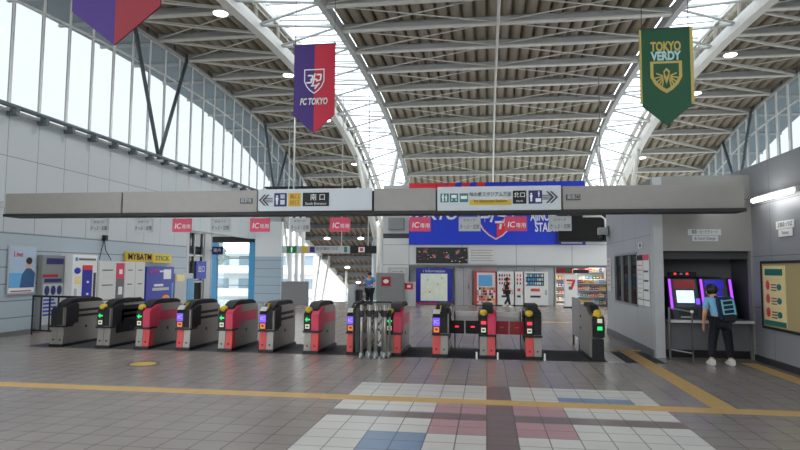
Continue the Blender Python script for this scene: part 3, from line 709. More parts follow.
a = MB(); a.box(1.1,1.6,-.02,0,1.35,1.7,'white').box(.85,1.2,-.01,0,1.6,1.66,'white').box(.5,1.1,-.01,0,1.1,1.18,'white').box(.4,1.5,-.01,0,.95,1.05,'light_grey').box(1.7,1.8,-.01,0,.4,1.2,'light_blue').ball((1.3,-.01,.6),.3,.012,.18,'orange').ball((1.3,-.016,.58),.15,.012,.1,'deck'); a.build('front_print', t)
t = kiosk('photo_kiosk', 'grey kiosk with yellow notice and blue side at the wall end', 'kiosk', 21.2, 22.6, 1.55, .38, 'light_grey')
MB().box(.1,.7,-.01,0,1.25,1.5,'poster_yellow').build('notice', t); MB().box(.9,1.4,-.02,0,.1,1.35,'frame_blue').build('blue_door', t)
# small camera on the left wall with cables
t = wall_thing('wall_speaker', 'small black device with thin cables high on the left wall', 'wall device', -11.99, 17.4)
MB().box(-.06,.06,-.12,0,2.6,2.77,'black').build('housing', t); MB().tube([(0,-.03,2.65),(-.12,-.03,2.3),(-.2,-.03,2.0)], .012, 'black', 5).tube([(0,-.03,2.65),(.1,-.03,2.3),(.4,-.03,2.0)], .012, 'black', 5).build('cable', t)
# signs in the passage
t = thing('passage_sign', 'small dark blue hanging sign left of the blue framed exit', 'sign', (-11.95, 24.9, 0)); MB().box(0,.5,0,.06,2.35,2.7,'navy').build('plate', t); MB().box(-.1,.02,.02,.04,2.5,2.56,'grey').build('bracket', t); text('案内', .25, -.004, 2.53, .18, 'white', t)
t = wall_thing('blue_notice', 'tall blue notice on the glazed screen by the passage', 'notice', -12.03, 23.6); MB().box(0,.9,-.04,0,1.3,2.05,'blue').build('plate', t); text('出口', .45, -.045, 1.7, .3, 'white', t)

# hanging sign by the stairs
t = thing('exit_sign', 'long grey hanging sign with green exit symbol before the stair canopy', 'hanging sign', (0, 28, 0))
MB().box(-9.85, -6.5, 0, .15, 2.5, 2.86, 'light_grey').build('sign_box', t)
MB().box(-9.6, -9.1, -.01, 0, 2.52, 2.84, 'sign_green').build('exit_panel', t); a = MB(); person_icon(a, -9.35, 2.68, 1.3, 'exit_white', -.02, -.01); a.build('running_figure', t)
MB().box(-8.85,-8.55,-.01,0,2.55,2.82,'mustard').build('yellow_symbol', t); MB().box(-8.45,-8.2,-.01,0,2.55,2.82,'purple').build('purple_symbol', t)
text('京王線のりば', -7.6, -.01, 2.72, .16, 'charcoal', t, fit=1.1); MB().box(-6.75,-6.6,-.01,0,2.55,2.82,'teal').build('teal_symbol', t)
MB().box(-6.45, -5.2, 0, .15, 2.5, 2.86, 'soft_black').build('black_box', t); MB().box(-6.05,-5.75,-.01,0,2.56,2.8,'white').box(-5.98,-5.82,-.015,-.01,2.6,2.76,'pink').build('white_symbol', t)
for x in (-9.6,-6.9,-5.6): MB().tube([(x,.08,2.86),(x,.08,gz(28)+.3)], .025, 'steel_grey', 6).build('hanger', t)

# parapet and equipment by the stairs
t = thing('parapet_panel', 'low grey panel at the stair opening left of the canopy props', 'panel', (-8.7, 28.6, 0)); MB().box(-1.35,.03,0,.1,0,1.1,'grey').build('panel', t, bevel=.01); MB().box(-1.35,.03,-.03,.13,1.1,1.15,'light_grey').build('cap', t)
t = thing('exit_gate_post', 'silver cabinet with dark side standing beyond the gates, left of the man', 'cabinet', (-4.35, 18.6, 0))
MB().box(0,.24,0,.5,0,1.26,'alu').build('body', t, bevel=.03); MB().box(.24,.38,.0,.5,0,1.1,'soft_black').build('side_box', t, bevel=.02)
t = thing('notice_board', 'grey free-standing board with red mark beside the man in blue', 'notice board', (-5.35, 28.4, 0))
MB().box(.1,1.45,0,.1,.0,1.58,'grey').build('board', t, bevel=.01); MB().box(.35,.8,-.01,0,.95,1.4,'deep_red').ball((.57,-.012,1.18),.13,.01,.1,'white').build('red_mark', t)
t = thing('fire_cabinet', 'white cabinet with small red sign right of the grey board', 'cabinet', (-3.75, 28.6, 0)); MB().box(-.25,.35,0,.3,0,1.15,'light_grey').build('cabinet', t, bevel=.01); MB().box(-.15,.25,-.01,0,.8,1.1,'red').box(-.03,.13,-.015,-.01,.9,1.0,'white').build('red_sign', t)
t = thing('service_door', 'pale service door with small plate left of the information panel', 'door', (-4.35, 30.49, 0)); MB().box(-.7,.4,-.02,0,0,1.85,'light_grey').build('door_leaf', t); MB().box(-.5,.2,-.03,-.02,1.55,1.75,'offwhite').build('plate', t); text('Station Office', -.15, -.035, 1.65, .12, 'charcoal', t, fit=.6); MB().box(.25,.32,-.06,-.02,.9,1.0,'chrome').build('handle', t)

# ------------------------------------------------------------------ far wall contents (Y about 30.5)
FY = 30.4
bn = thing('stadium_banner', 'wide blue and red stadium banner across the far wall', 'banner', (0, 30.48, 0))
m_ = MB(); m_.box(-3.95, 4.8, -.06, 0, 3.02, 6.18, 'banner_blue').box(-3.95,-2.5,-.07,-.06,5.3,6.18,'banner_red')
for i in range(3): x = -2.3+.75*i; m_.prism([(x,5.3),(x+.4,5.3),(x+.75,6.18),(x+.35,6.18)], 1, -.07, -.06, 'banner_red')
m_.prism([(-2.5,5.3),(-2.35,5.3),(-2.0,6.18),(-2.5,6.18)], 1, -.07, -.06, 'banner_red'); m_.build('cloth', bn)
text('TOKYO', -2.75, -.08, 4.55, .8, 'white', bn, fit=2.6, shear=.2, bold=.02)
text('AJINOMOTO', 3.12, -.08, 4.4, .58, 'white', bn, fit=1.95, bold=.015); text('STADIUM', 3.12, -.08, 3.86, .62, 'white', bn, fit=1.5, bold=.015)
cr = MB(); cx, cz_ = .45, 4.25
def shield(cx, cz, w, h): return [(cx-w, cz+h*.55), (cx+w, cz+h*.55), (cx+w, cz-.05*h), (cx+w*.75, cz-h*.32), (cx+w*.4, cz-h*.52), (cx, cz-h*.66), (cx-w*.4, cz-h*.52), (cx-w*.75, cz-h*.32), (cx-w, cz-.05*h)]
cr.prism(shield(cx,cz_,.88,1.5), 1, -.075, -.06, 'white').prism(shield(cx,cz_,.83,1.42), 1, -.08, -.075, 'coral').prism(shield(cx,cz_,.79,1.35), 1, -.085, -.08, 'banner_blue')
cr.prism([(cx+.05,cz_-.1),(cx+.75,cz_+.2),(cx+.7,cz_-.3),(cx+.35,cz_-.66),(cx+.05,cz_-.85)], 1, -.09, -.085, 'banner_red')
cr.beam((cx-.55,-.1,cz_+.4),(cx-.55,-.1,cz_-.1), .02, .0, 'white')
for (p, q) in (((-.85,.5),(-.2,.5)),((-.2,.5),(-.35,.15)),((-.35,.15),(-.75,.15)),((-.05,.55),(-.25,-.1)),((.2,.5),(.75,.5)),((.2,.5),(.1,.25)),((.1,.25),(.5,.2)),((.5,.2),(.4,-.1)),((.4,-.1),(-.05,-.1)),((.2,-.45),(.25,-.2)),((.45,-.3),(.5,-.1))):
    cr.beam((cx+p[0],-.1,cz_+p[1]),(cx+q[0],-.1,cz_+q[1]), .02, .11, 'white')
cr.build('crest', bn)
t = thing('display_screen', 'dark switched-off display at the right end of the blue banner', 'display', (0, 30.2, 0)); MB().box(3.5,5.75,0,.1,3.2,4.45,'screen_off').build('screen', t, bevel=.01); MB().box(3.45,5.8,.03,.12,3.15,4.5,'charcoal').build('frame', t); MB().box(3.5,4.7,-.01,.1,3.05,3.14,'navy').box(3.6,4.6,-.015,-.01,3.08,3.11,'white').build('caption_bar', t)
t = thing('pipe_lamp', 'bent white pipe light above the dark display', 'light fitting', (0, 26, 0)); MB().tube([(4.0,0,4.02),(4.75,0,4.02),(4.9,0,3.9),(4.9,0,3.3)], .04, 'white', 8).build('tube', t); MB().tube([(4.75,0,4.02),(4.75,0,gz(26))], .02, 'grey', 6).build('hanger', t)
t = thing('security_camera', 'white box camera on the far corner of the office wall', 'camera', (3.38, 17.4, 0)); MB().box(-.3,-.05,-.15,.1,2.75,2.95,'light_grey').build('housing', t, bevel=.01); MB().ball((-.18,-.05,2.68),.09,.09,.1,'black').build('lens', t); MB().box(-.06,0,-.05,.05,2.7,3.0,'grey').build('bracket', t)
t = thing('photo_board', 'long black picture strip with pink and white swirls above the information panel', 'picture', (0, 30.47, 0)); a = MB(); a.box(-3.58,-.98,-.03,0,2.07,2.88,'black'); a.build('panel', t)
a = MB(); random.seed(5)
for (x, z, r) in ((-3.1,2.7,.16),(-2.65,2.45,.14),(-1.98,2.42,.17),(-1.45,2.65,.16)):
    for k in range(7):
        an = k*.9; a.beam((x,-.036,z),(x+r*.8*math.cos(an),-.036,z+r*.8*math.sin(an)), .008, .02, random.choice(['pink','offwhite','sign_pink','coral']))
for k in range(26):
    x = random.uniform(-3.5,-1.05); z = random.uniform(2.12,2.8); a.box(x,x+.06,-.036,-.03,z,z+.04,random.choice(['white','pink','light_grey','deep_red']))
a.build('swirls', t)
t = thing('text_board', 'white text board right of the black picture strip', 'notice', (0, 30.47, 0)); MB().box(-.93,.45,-.03,0,2.07,2.88,'offwhite').build('panel', t); a = MB()
for i in range(5): a.box(-.8,.3-.1*(i%2),-.034,-.03,2.72-.13*i,2.75-.13*i,'grey')
a.build('text_lines', t)
t = thing('information_panel', 'blue framed area map panel titled Information on the far wall', 'map', (0, FY+.05, 0)); MB().box(-3.58,-1.73,-.05,.05,.05,1.82,'royal').build('frame', t, bevel=.01); MB().box(-3.33,-1.98,-.06,-.05,.18,1.55,'map_paper').build('map_sheet', t)
text('i Information', -2.65, -.06, 1.68, .2, 'white', t, fit=1.1); MB().box(-3.58,-1.73,-.055,-.05,.05,.1,'sign_pink').build('bottom_strip', t)
a = MB()
for (x,z,m_) in ((-2.9,.6,'sign_green'),(-2.5,1.0,'light_blue'),(-2.3,1.3,'orange'),(-3.0,1.2,'sign_green')): a.box(x,x+.07,-.066,-.06,z,z+.06,m_)
a.beam((-3.3,-.064,.5),(-2.0,-.064,1.2),.006,.025,'poster_yellow').beam((-3.1,-.064,1.5),(-2.4,-.064,.2),.006,.03,'white'); a.build('map_marks', t)
t = thing('shutter_door', 'plain grey double door between the map and the vending machines', 'door', (0, 30.6, 0)); MB().box(-1.6,-.75,0,.1,0,1.85,'light_grey').box(-1.18,-1.16,-.005,0,0,1.85,'mid_grey').build('leaves', t); MB().box(-.95,-.9,-.03,0,.8,1.0,'grey').build('handle', t)
t = thing('vending_machine', 'red framed vending machine with picture front beside the grey door', 'vending machine', (0, FY-.3, 0)); MB().box(-.6,.45,0,.6,.05,1.68,'red').build('cabinet', t, bevel=.01)
a = MB(); a.box(-.5,.4,-.01,0,.05,1.62,'offwhite').box(-.42,.25,-.012,0,.95,1.5,'light_blue'); random.seed(9)
for i in range(9):
    for j in range(6): a.box(-.5+.1*i,-.41+.1*i,-.014,0,.1+.135*j,.22+.135*j,random.choice(['white','red','deck','orange','skin','offwhite','soft_black','coral']))
a.build('front_picture', t)
def vend(x0, x1, label, top, cols):
    t = thing('vending_machine', label, 'vending machine', (0, FY-.3, 0)); MB().box(x0,x1,0,.6,.05,1.68,'white').build('cabinet', t, bevel=.01)
    a = MB(); W = x1-x0
    if top: a.box(x0+.08,x1-.2,-.01,0,1.0,1.6,'charcoal')
    for r in range(3):
        for c in range(cols): x = x0+.08+c*(W*.75)/cols; a.box(x,x+.07,-.014,-.0,1.05+.19*r,1.17+.19*r,random.choice(['light_blue','white','frame_blue','pale_green'] if top else ['red','sign_green','orange','soft_black','pink']))
    a.build('product_window', t)
    MB().box(x0+.28*W,x0+.65*W,-.012,0,.72,.86,'coral').build('button_panel', t); MB().box(x0+.25*W,x0+.68*W,-.012,0,.42,.52,'charcoal').build('pick_up_slot', t); MB().box(x1-.14*W,x1-.05*W,-.012,0,.55,.8,'light_grey').box(x1-.11*W,x1-.08*W,-.016,0,.6,.64,'black').build('coin_slot', t)
vend(.5, 1.3, 'white vending machine with coloured products behind the walking child', False, 5)
vend(1.36, 1.75, 'narrow white machine between the two wide vending machines', False, 2)
vend(1.8, 2.95, 'white vending machine with dark drink window next to the shop', True, 8)
t = thing('shop_sign_stand', 'white stand sign with red and orange 7 in front of the shop', 'sign', (0, 29.2, 0)); MB().box(3.6,4.2,0,.25,.06,1.55,'white').build('panel', t, bevel=.01); MB().box(3.58,4.22,-.02,.27,0,.06,'charcoal').build('base', t)
MB().box(3.7,4.1,-.012,0,1.24,1.33,'red').prism([(3.98,1.24),(4.1,1.24),(3.96,.85),(3.84,.85)], 1, -.012, 0, 'red').box(3.8,3.9,-.013,0,.85,1.0,'sign_green').box(3.74,4.06,-.011,0,1.12,1.16,'orange').build('seven_mark', t)
# shop shelving and goods
cols = ['red','yellow','orange','white','light_blue','sign_green','pink','coral','poster_yellow','blue']
shelves = [(4.35, 31.2, 1.6, 'low'), (3.45, 33.6, 1.3, 'tall'), (4.85, 33.6, 1.4, 'tall')]
k = 0
for si, (x, y, wd, kd) in enumerate(shelves):
    t = thing('shop_shelf', ['white goods rack at the shop front right of the sign stand','tall goods rack deep in the shop, left','tall goods rack deep in the shop, right'][si], 'shelf', (x, y, 0))
    H_ = 1.3 if kd == 'low' else 1.9; n_ = 4 if kd == 'low' else 5
    MB().box(0,wd,.38,.42,0,H_,'offwhite').box(0,.03,0,.42,0,H_,'light_grey').box(wd-.03,wd,0,.42,0,H_,'light_grey').build('back_panel', t)
    for j in range(n_):
        z = .12+j*(H_-.25)/(n_-1)*.95; MB().box(.03,wd-.03,0,.38,z-.03,z,'white').build('shelf_board', t)
        n2 = 13 if kd == 'low' else 7
        for i in range(n2):
            wx = (wd-.12)/n2; c_ = cols[(i//2+j*3+si*2) % len(cols)]; hh = .17 if (i+j) % 3 else .13
            o = MB().box(0, wx*.84, 0, .2, 0, hh, c_).box(wx*.1, wx*.74, -.004, 0, hh*.3, hh*.7, 'white' if i % 2 else 'poster_yellow').build('snack_packet', None)
            o.location = (x+.06+i*wx, y+.05, z)
            tag(o, 'small %s packet on a convenience shop shelf' % M(c_).name.replace('poster_yellow','cream').replace('light_blue','pale blue').replace('sign_green','green'), 'packet', 'small packets on the shop shelves, ' + c_.replace('_',' '))
t = thing('shop_ceiling_light', 'bright strip light inside the convenience shop', 'light', (0, 32, 2.28)); MB().box(4.4,5.9,-.15,.15,-.06,0,'shop_light').build('diffuser', t); MB().box(4.35,5.95,-.2,.2,-.02,.02,'white').build('housing', t)
t = thing('shop_header', 'dark menu strips above the shop entrance', 'sign', (0, 30.9, 0)); MB().box(3.4,4.2,0,.06,1.62,1.85,'deep_red').box(4.25,5.0,0,.06,1.62,1.8,'charcoal').build('boards', t); MB().box(3.4,5.0,-.01,.05,1.5,1.56,'white').build('light_strip', t); MB().box(3.9,4.1,-.01,0,1.7,1.84,'sign_green').build('green_patch', t); MB().box(3.4,5.0,.02,.04,1.84,2.32,'grey').build('hanger', t)
t = thing('shop_pillar', 'black and white pillar at the right of the shop entrance', 'pillar', (5.72, 30.1, 0)); MB().box(0,.12,0,.3,0,1.9,'black').build('black_edge', t); MB().box(.12,.5,0,.3,0,1.9,'white').build('white_face', t)

# ------------------------------------------------------------------ hanging club banners
def pennant(x0, x1, y, ztop, zlow, ztip, colL, colR, label, name='hanging_banner'):
    t = thing(name, label, 'banner', ((x0+x1)/2, y, zlow)); h = (x1-x0)/2; H_ = ztop-zlow; tip = ztip-zlow
    a = MB(); a.prism([(-h,0),(0,tip),(0,H_),(-h,H_)], 1, 0, .02, colL).prism([(0,tip),(h,0),(h,H_),(0,H_)], 1, 0, .02, colR); a.build('cloth', t)
    MB().tube([(-h-.02,.01,H_),(h+.02,.01,H_)], .018, 'charcoal', 8).build('top_rod', t)
    for sx in (-1,1): MB().tube([(sx*h*.96,.01,H_),(sx*h*.96,.01,gz(y)+.35-zlow)], .006, 'charcoal', 5).build('cord', t)
    return t, h, H_, tip
t, h, H_, tip = pennant(-4.2, -3.27, 12.5, 6.69, 5.1, 4.7, 'purple', 'cloth_red', 'purple and red club banner with shield hanging left of centre')
def fc_crest(t, z, s):
    a = MB(); P_ = lambda w,h,yy,m: a.prism(shield(0, z, w*s, h*s), 1, yy, yy+.003, m)
    P_(.26,.52,-.006,'white'); P_(.235,.47,-.009,'purple'); a.prism([(0,z+.25*s),(.22*s,z+.25*s),(.22*s,z-.02*s),(.12*s,z-.21*s),(0,z-.29*s)], 1, -.011, -.008, 'cloth_red')
    for p,q in (((-.16,.12),(-.03,.12)),((-.03,.12),(-.08,-.06)),((-.08,-.06),(-.2,-.06)),((-.1,.02),(.08,.02)),((.02,.17),(-.04,-.16)),((.06,.14),(.18,.14)),((.18,.14),(.16,0)),((.16,0),(.05,-.02)),((-.08,-.14),(.06,-.14)),((.06,-.14),(.14,-.08)),((.02,-.22),(.1,-.12))):
        a.beam((p[0]*s,-.014,z+p[1]*s),(q[0]*s,-.014,z+q[1]*s), .006, .035*s, 'white')
    a.build('crest', t)
fc_crest(t, .78, .88); text('FC TOKYO', 0, -.012, .3, .2, 'offwhite', t, fit=.62, shear=.2, bold=.006)
tp = MB().tube([(-.47+.03,.06,-1.77),(-.44,.06,1.55)], .022, 'white', 8).build('white_pole', t)
t, h, H_, tip = pennant(-4.76, -3.66, 6.15, 6.4, 4.715, 4.29, 'purple', 'cloth_dark_red', 'large purple and dark red banner tip at the top left corner')
fc_crest(t, 1.1, .9)
t, h, H_, tip = pennant(2.58, 3.35, 10.3, 5.8, 4.48, 4.15, 'green', 'green', 'green and gold football club banner hanging right of centre')
MB().box(-h-.03,-h,-.004,.024,.05,H_,'gold').build('gold_border', t); MB().box(h,h+.05,-.004,.024,.05,H_,'gold').build('gold_border', t)
text('TOKYO', 0, -.01, 1.0, .22, 'gold', t, fit=.48, bold=.008); text('VERDY', 0, -.01, .84, .2, 'pale_green', t, fit=.48, bold=.008)
a = MB(); z = .48; a.prism(shield(0,z+.03,.25,.45), 1, -.008, 0, 'gold')
a.prism(shield(0,z+.04,.2,.36), 1, -.011, -.008, 'green')
for q in (-1,1):
    for k in range(5): 
        an = math.radians(-80+k*28); a.beam((q*.035,-.014,z+.02),(q*(.06+.12*math.cos(an)),-.014,z-.02+.17*math.sin(an)), .005, .022, 'gold')
a.prism([(-.05,z+.1),(.0,z+.16),(.06,z+.1),(.03,z-.02),(0,z-.12),(-.03,z-.02)], 1, -.018, -.012, 'gold').prism([(-.03,z+.08),(0,z+.12),(.03,z+.07),(0,z)], 1, -.021, -.017, 'green')
a.build('crest', t)

# ------------------------------------------------------------------ right: fare machines, counter, signs
t = thing('counter_top', 'white edged counter shelf in the fare adjustment recess', 'counter', (0, 12.78, 0)); MB().box(3.605,5.215,.05,.65,.72,.77,'mid_grey').build('top', t, bevel=.006); MB().box(3.605,5.215,.32,.42,0,.16,'black').build('base', t); MB().box(3.605,5.215,.26,.32,.16,.72,'mid_grey').build('front_panel', t); MB().box(3.605,5.215,.03,.05,.72,.775,'offwhite').build('front_edge', t)
def fare(x, w_, label, scr):
    t = thing('fare_machine', label, 'fare machine', (x, 13.1, .77))
    MB().prism([(0,0),(.6,0),(.6,.86),(.25,.82),(.1,.3),(0,.25)], 0, 0, w_, 'dark_grey').build('cabinet', t, bevel=.01)
    def slab(x0, x1, u0, u1, m, d=.01):  # panel lying on the sloping front between heights
        f_ = lambda z: .1+(z-.3)/(.52)*.15
        return MB().add([(x0,f_(u0)-d,u0),(x1,f_(u0)-d,u0),(x1,f_(u1)-d,u1),(x0,f_(u1)-d,u1),(x0,f_(u0)+.02,u0),(x1,f_(u0)+.02,u0),(x1,f_(u1)+.02,u1),(x0,f_(u1)+.02,u1)], [(0,1,2,3),(4,7,6,5),(0,4,5,1),(3,2,6,7),(0,3,7,4),(1,5,6,2)], m)
    slab(.12, w_-.1, .33, .58, scr).build('touch_screen', t)
    slab(.08, w_-.06, .62, .8, 'deep_red' if scr == 'screen' else 'screen_blue').build('header_panel', t)
    MB().box(.1,w_-.08,-.02,.05,.08,.22,'charcoal').box(.15,w_-.2,-.03,0,.03,.06,'light_grey').build('coin_tray', t)
    slab(w_-.07, w_-.0, .3, .42, 'led_violet', .02).build('card_slot', t)
    return t
fare(3.78, .56, 'left fare adjustment machine with white lit screen on the counter', 'screen'); fare(4.4, .5, 'right fare adjustment machine in front of the bending student', 'screen_blue')
for x, l in ((3.74,'leftmost of the three glowing purple light bars on the fare machines'),(4.36,'middle of the three glowing purple light bars on the fare machines'),(4.92,'rightmost of the three glowing purple light bars on the fare machines')):
    t = thing('light_bar', l, 'light', (x, 13.05, .77)); MB().prism([(.0,.2),(.04,.2),(.22,.82),(.18,.82)], 0, 0, .042, 'neon_purple').build('glow_tube', t, bevel=.008); MB().prism([(.04,0),(.09,0),(.27,.84),(.22,.84)], 0, -.02, .06, 'soft_black').build('housing', t)
t = thing('machine_topper', 'dark panel with small red lights over the left fare machine', 'sign', (3.95, 13.4, 1.635)); MB().box(-.15,.4,0,.1,-.0,.1,'soft_black').build('panel', t); 
for i in range(3): MB().box(-.05+.12*i,.0+.12*i,-.006,0,.04,.08,('led_red','light_grey','led_red')[i]).build('indicator', t)
t = thing('wall_label', 'two line fare adjustment label above the recess', 'label', (4.35, 12.9, 0)); MB().box(-.3,.33,-.008,0,2.48,2.6,'light_grey').box(-.22,.27,-.008,0,2.36,2.47,'light_grey').build('strip', t)
text('精算・カードチャージ', .02, -.01, 2.54, .09, 'charcoal', t, fit=.5); text('& Card Charge', .02, -.01, 2.415, .08, 'charcoal', t, fit=.4)
# railing to the counter
t = thing('hand_rail', 'grey metal queue rail standing left of the fare counter', 'rail', (3.6, 12.73, 0))
MB().tube([(0,0,0),(0,0,1.02),(.25,-.56,.98),(.25,-.56,0)], .022, 'grey', 8).build('frame', t); MB().tube([(0,0,.2),(.25,-.56,.2)], .015, 'grey', 6).build('lower_rail', t); MB().ball((.25,-.56,.98),.032,.032,.032,'white').build('white_knob', t)
# office side posters
def on_office(name, label, cat, y_far, y_near): return thing(name, label, cat, (3.37, y_far, 0), -R90)   # local x runs towards the camera
t = on_office('fare_table', 'large white fare notice with dark and pink headers on the office wall', 'notice', 14.2, 12.6)
MB().box(0,.98,-.015,0,1.0,2.1,'white').build('sheet', t); MB().box(0,.5,-.02,-.015,1.98,2.1,'soft_black').box(.5,.98,-.02,-.015,1.98,2.1,'pink').build('header', t)
a = MB(); a.box(.5,.51,-.02,-.015,1.0,1.98,'grey').box(0,.98,-.02,-.015,1.12,1.14,'charcoal')
for i in range(8): a.box(.06,.4,-.019,-.015,1.86-.1*i,1.88-.1*i,'pink' if i < 2 else 'light_grey')
for i in range(3): a.box(.56,.92,-.019,-.015,1.72-.2*i,1.76-.2*i,'dark_grey')
a.build('printed_rows', t)
t = on_office('office_label', 'small white label above the office window notice', 'label', 14.1, 0); MB().box(0,.35,-.01,0,2.25,2.38,'white').build('plate', t); text('改札', .18, -.012, 2.31, .1, 'dark_grey', t)
t = on_office('wall_notice', 'narrow pale notice at the far end of the office wall', 'notice', 17.7, 0); MB().box(0,.55,-.01,0,1.2,2.1,'offwhite').build('sheet', t); a = MB()
for i in range(6): a.box(.1,.45,-.014,-.01,2.0-.13*i,2.02-.13*i,'pink')
a.build('printed_rows', t)
# right wall
def on_right(name, label, cat, y_far): return thing(name, label, cat, (5.25, y_far, 0), -R90)
t = on_right('tube_light', 'lit fluorescent tube fitting high on the right wall', 'light', 12.5); MB().box(0,1.6,-.09,0,3.12,3.2,'light_grey').build('housing', t); MB().tube([(.05,-.13,3.12),(1.55,-.13,3.12)], .045, 'tube', 10).build('tube', t)
t = on_right('wall_label', 'two line white label on the right wall below the tube light', 'label', 11.83); MB().box(0,.65,-.01,0,2.52,2.66,'white').box(.08,.58,-.01,0,2.38,2.51,'white').build('strip', t); text('定期券うりば', .33, -.012, 2.59, .1, 'grey', t, fit=.52); text('Tickets', .33, -.012, 2.445, .09, 'grey', t)
t = on_right('cork_board', 'cork notice board in black frame on the right wall', 'notice board', 12.42); MB().box(0,2.6,-.03,0,.72,1.92,'cork').build('cork', t)
MB().box(-.04,2.64,-.045,0,1.9,1.95,'soft_black').box(-.04,2.64,-.045,0,.68,.73,'soft_black').box(-.04,.0,-.045,0,.68,1.95,'soft_black').box(2.6,2.64,-.045,0,.68,1.95,'soft_black').build('frame', t)
t = on_right('pinned_poster', 'yellow poster with orange blobs and green header pinned on the cork board', 'poster', 12.36); MB().box(0,.85,-.04,-.031,.76,1.86,'poster_yellow').box(.08,.76,-.044,-.04,1.68,1.8,'teal').box(0,.85,-.044,-.04,.76,.85,'teal').build('sheet', t)
a = MB()
for j in range(3):
    a.ball((.18,-.042,1.5-.25*j),.08,.006,.09,'coral'); a.ball((.62,-.042,1.47-.25*j),.09,.006,.06,'teal')
    for i in range(3): a.box(.32,.52,-.045,-.04,1.5-.25*j-.05*i,1.52-.25*j-.05*i,'dark_grey')
a.build('printed_pictures', t)

# ------------------------------------------------------------------ people
def skin_mesh(name, verts, edges, root, m, parent, sub=2):
    me = bpy.data.meshes.new(name); me.from_pydata([v[:3] for v in verts], edges, [])
    o = bpy.data.objects.new(name, me); C.objects.link(o)
    o.modifiers.new('s', 'SKIN'); s_ = o.modifiers.new('u', 'SUBSURF'); s_.levels = sub
    d = me.skin_vertices[0].data
    for i, v in enumerate(verts):
        r = v[3]; d[i].radius = r if isinstance(r, tuple) else (r, r); d[i].use_root = (i == root)
    dg = bpy.context.evaluated_depsgraph_get(); dg.update()
    me2 = bpy.data.meshes.new_from_object(o.evaluated_get(dg)); bpy.data.objects.remove(o)
    me2.materials.clear(); me2.materials.append(M(m))
    for p in me2.polygons: p.use_smooth = True; p.material_index = 0
    o = bpy.data.objects.new(name, me2); C.objects.link(o); o.parent = parent
    return o
def person(label, loc, rz, J, top, bottom, hair='hair', shoe='shoe_white', scale=1., short_sleeve=True, arms=True):
    """J: joint positions in the figure's own frame, facing +Y"""
    t = thing('person', label, 'person', loc, rz); t.scale = (scale,)*3
    V = []; E = []; idx = {}
    def add(n, p, r, par=None):
        idx[n] = len(V); V.append((*p, r))
        if par is not None: E.append((idx[par], idx[n]))
    add('pelvis', J['pelvis'], (.15,.11)); add('waist', J['waist'], (.13,.1), 'pelvis'); add('chest', J['chest'], (.16,.11), 'waist'); add('neck', J['neck'], .055, 'chest')
    hd = Vector(J['head']); nk = Vector(J['neck']); d = (hd-nk)
    add('head0', nk+d*.45, .06, 'neck'); add('head1', nk+d*.8, .09, 'head0'); add('head2', nk+d*1.25, .095, 'head1'); add('head3', nk+d*1.6, .06, 'head2')
    for s_ in 'lr':
        add('sh'+s_, J['sh'+s_], .058, 'chest'); add('el'+s_, J['el'+s_], .042, 'sh'+s_); add('wr'+s_, J['wr'+s_], .028, 'el'+s_)
        wr = Vector(J['wr'+s_]); el = Vector(J['el'+s_]); hdv = (Vector(J.get('hd'+s_, tuple((wr+(wr-el).normalized()*.08))))-wr).normalized()
        side = hdv.cross(Vector((0,1,0))); side = side.normalized() if side.length > .1 else Vector((1,0,0))
        fr = hdv.cross(side).normalized()
        add('pa'+s_, wr+hdv*.05, (.034,.018), 'wr'+s_)
        for k in range(4):
            b = wr+hdv*.085+fr*(k-1.5)*.021; L = (.035,.042,.04,.03)[k]
            add('f%d'%k+s_, b, .0095, 'pa'+s_); add('g%d'%k+s_, b+hdv*L+side*.004, .0085, 'f%d'%k+s_); add('h%d'%k+s_, b+hdv*L*1.7+side*.018, .0075, 'g%d'%k+s_)
        b = wr+hdv*.03+fr*.034; add('t0'+s_, b, .011, 'pa'+s_); add('t1'+s_, b+hdv*.035+fr*.018, .009, 't0'+s_)
        add('hip'+s_, J['hip'+s_], .088, 'pelvis'); add('kn'+s_, J['kn'+s_], .058, 'hip'+s_); add('an'+s_, J['an'+s_], .036, 'kn'+s_); a_ = Vector(J['an'+s_]); add('to'+s_, a_+Vector((0,.14,-.05)), .03, 'an'+s_)
    skin_mesh('body', V, E, 0, 'skin', t)
    g = lambda n: Vector(J[n])
    # shirt
    V2 = [(*J['pelvis'], (.165,.125)), (*J['waist'], (.15,.115)), (*J['chest'], (.18,.128)), (*(nk*.6+g('chest')*.4), .07)]; E2 = [(0,1),(1,2),(2,3)]
    for s_ in 'lr':
        n = len(V2); k = .75 if short_sleeve else 1; V2.append((*J['sh'+s_], .075)); V2.append((*(g('sh'+s_)+(g('el'+s_)-g('sh'+s_))*k), .062)); E2 += [(2,n),(n,n+1)]
        if not short_sleeve: V2.append((*(g('el'+s_)+(g('wr'+s_)-g('el'+s_))*.95), .042)); E2.append((n+1,n+2))
    skin_mesh('shirt', V2, E2, 0, top, t)
    V3 = [(J['pelvis'][0], J['pelvis'][1], J['pelvis'][2]-.02, (.17,.13))]; E3 = []
    for s_ in 'lr':
        n = len(V3); V3 += [(*J['hip'+s_], .11), (*J['kn'+s_], .082), (*(g('kn'+s_)*.12+g('an'+s_)*.88), .07)]; E3 += [(0,n),(n,n+1),(n+1,n+2)]
    skin_mesh('trousers', V3, E3, 0, bottom, t)
    for s_ in 'lr':
        a_ = g('an'+s_); z0 = a_.z-.085
        MB().prism([(a_.y-.09, z0),(a_.y+.19, z0),(a_.y+.2, z0+.04),(a_.y+.08, z0+.085),(a_.y+.03, z0+.12),(a_.y-.08, z0+.12),(a_.y-.1, z0+.05)], 0, a_.x-.048, a_.x+.048, shoe).build('shoe', t, bevel=.015)
    # head details: hair cap, ears, nose, eyes
    u = d.normalized(); hc = nk+d*1.15
    fwd = (Vector((0,1,0)) - u*u.y).normalized()
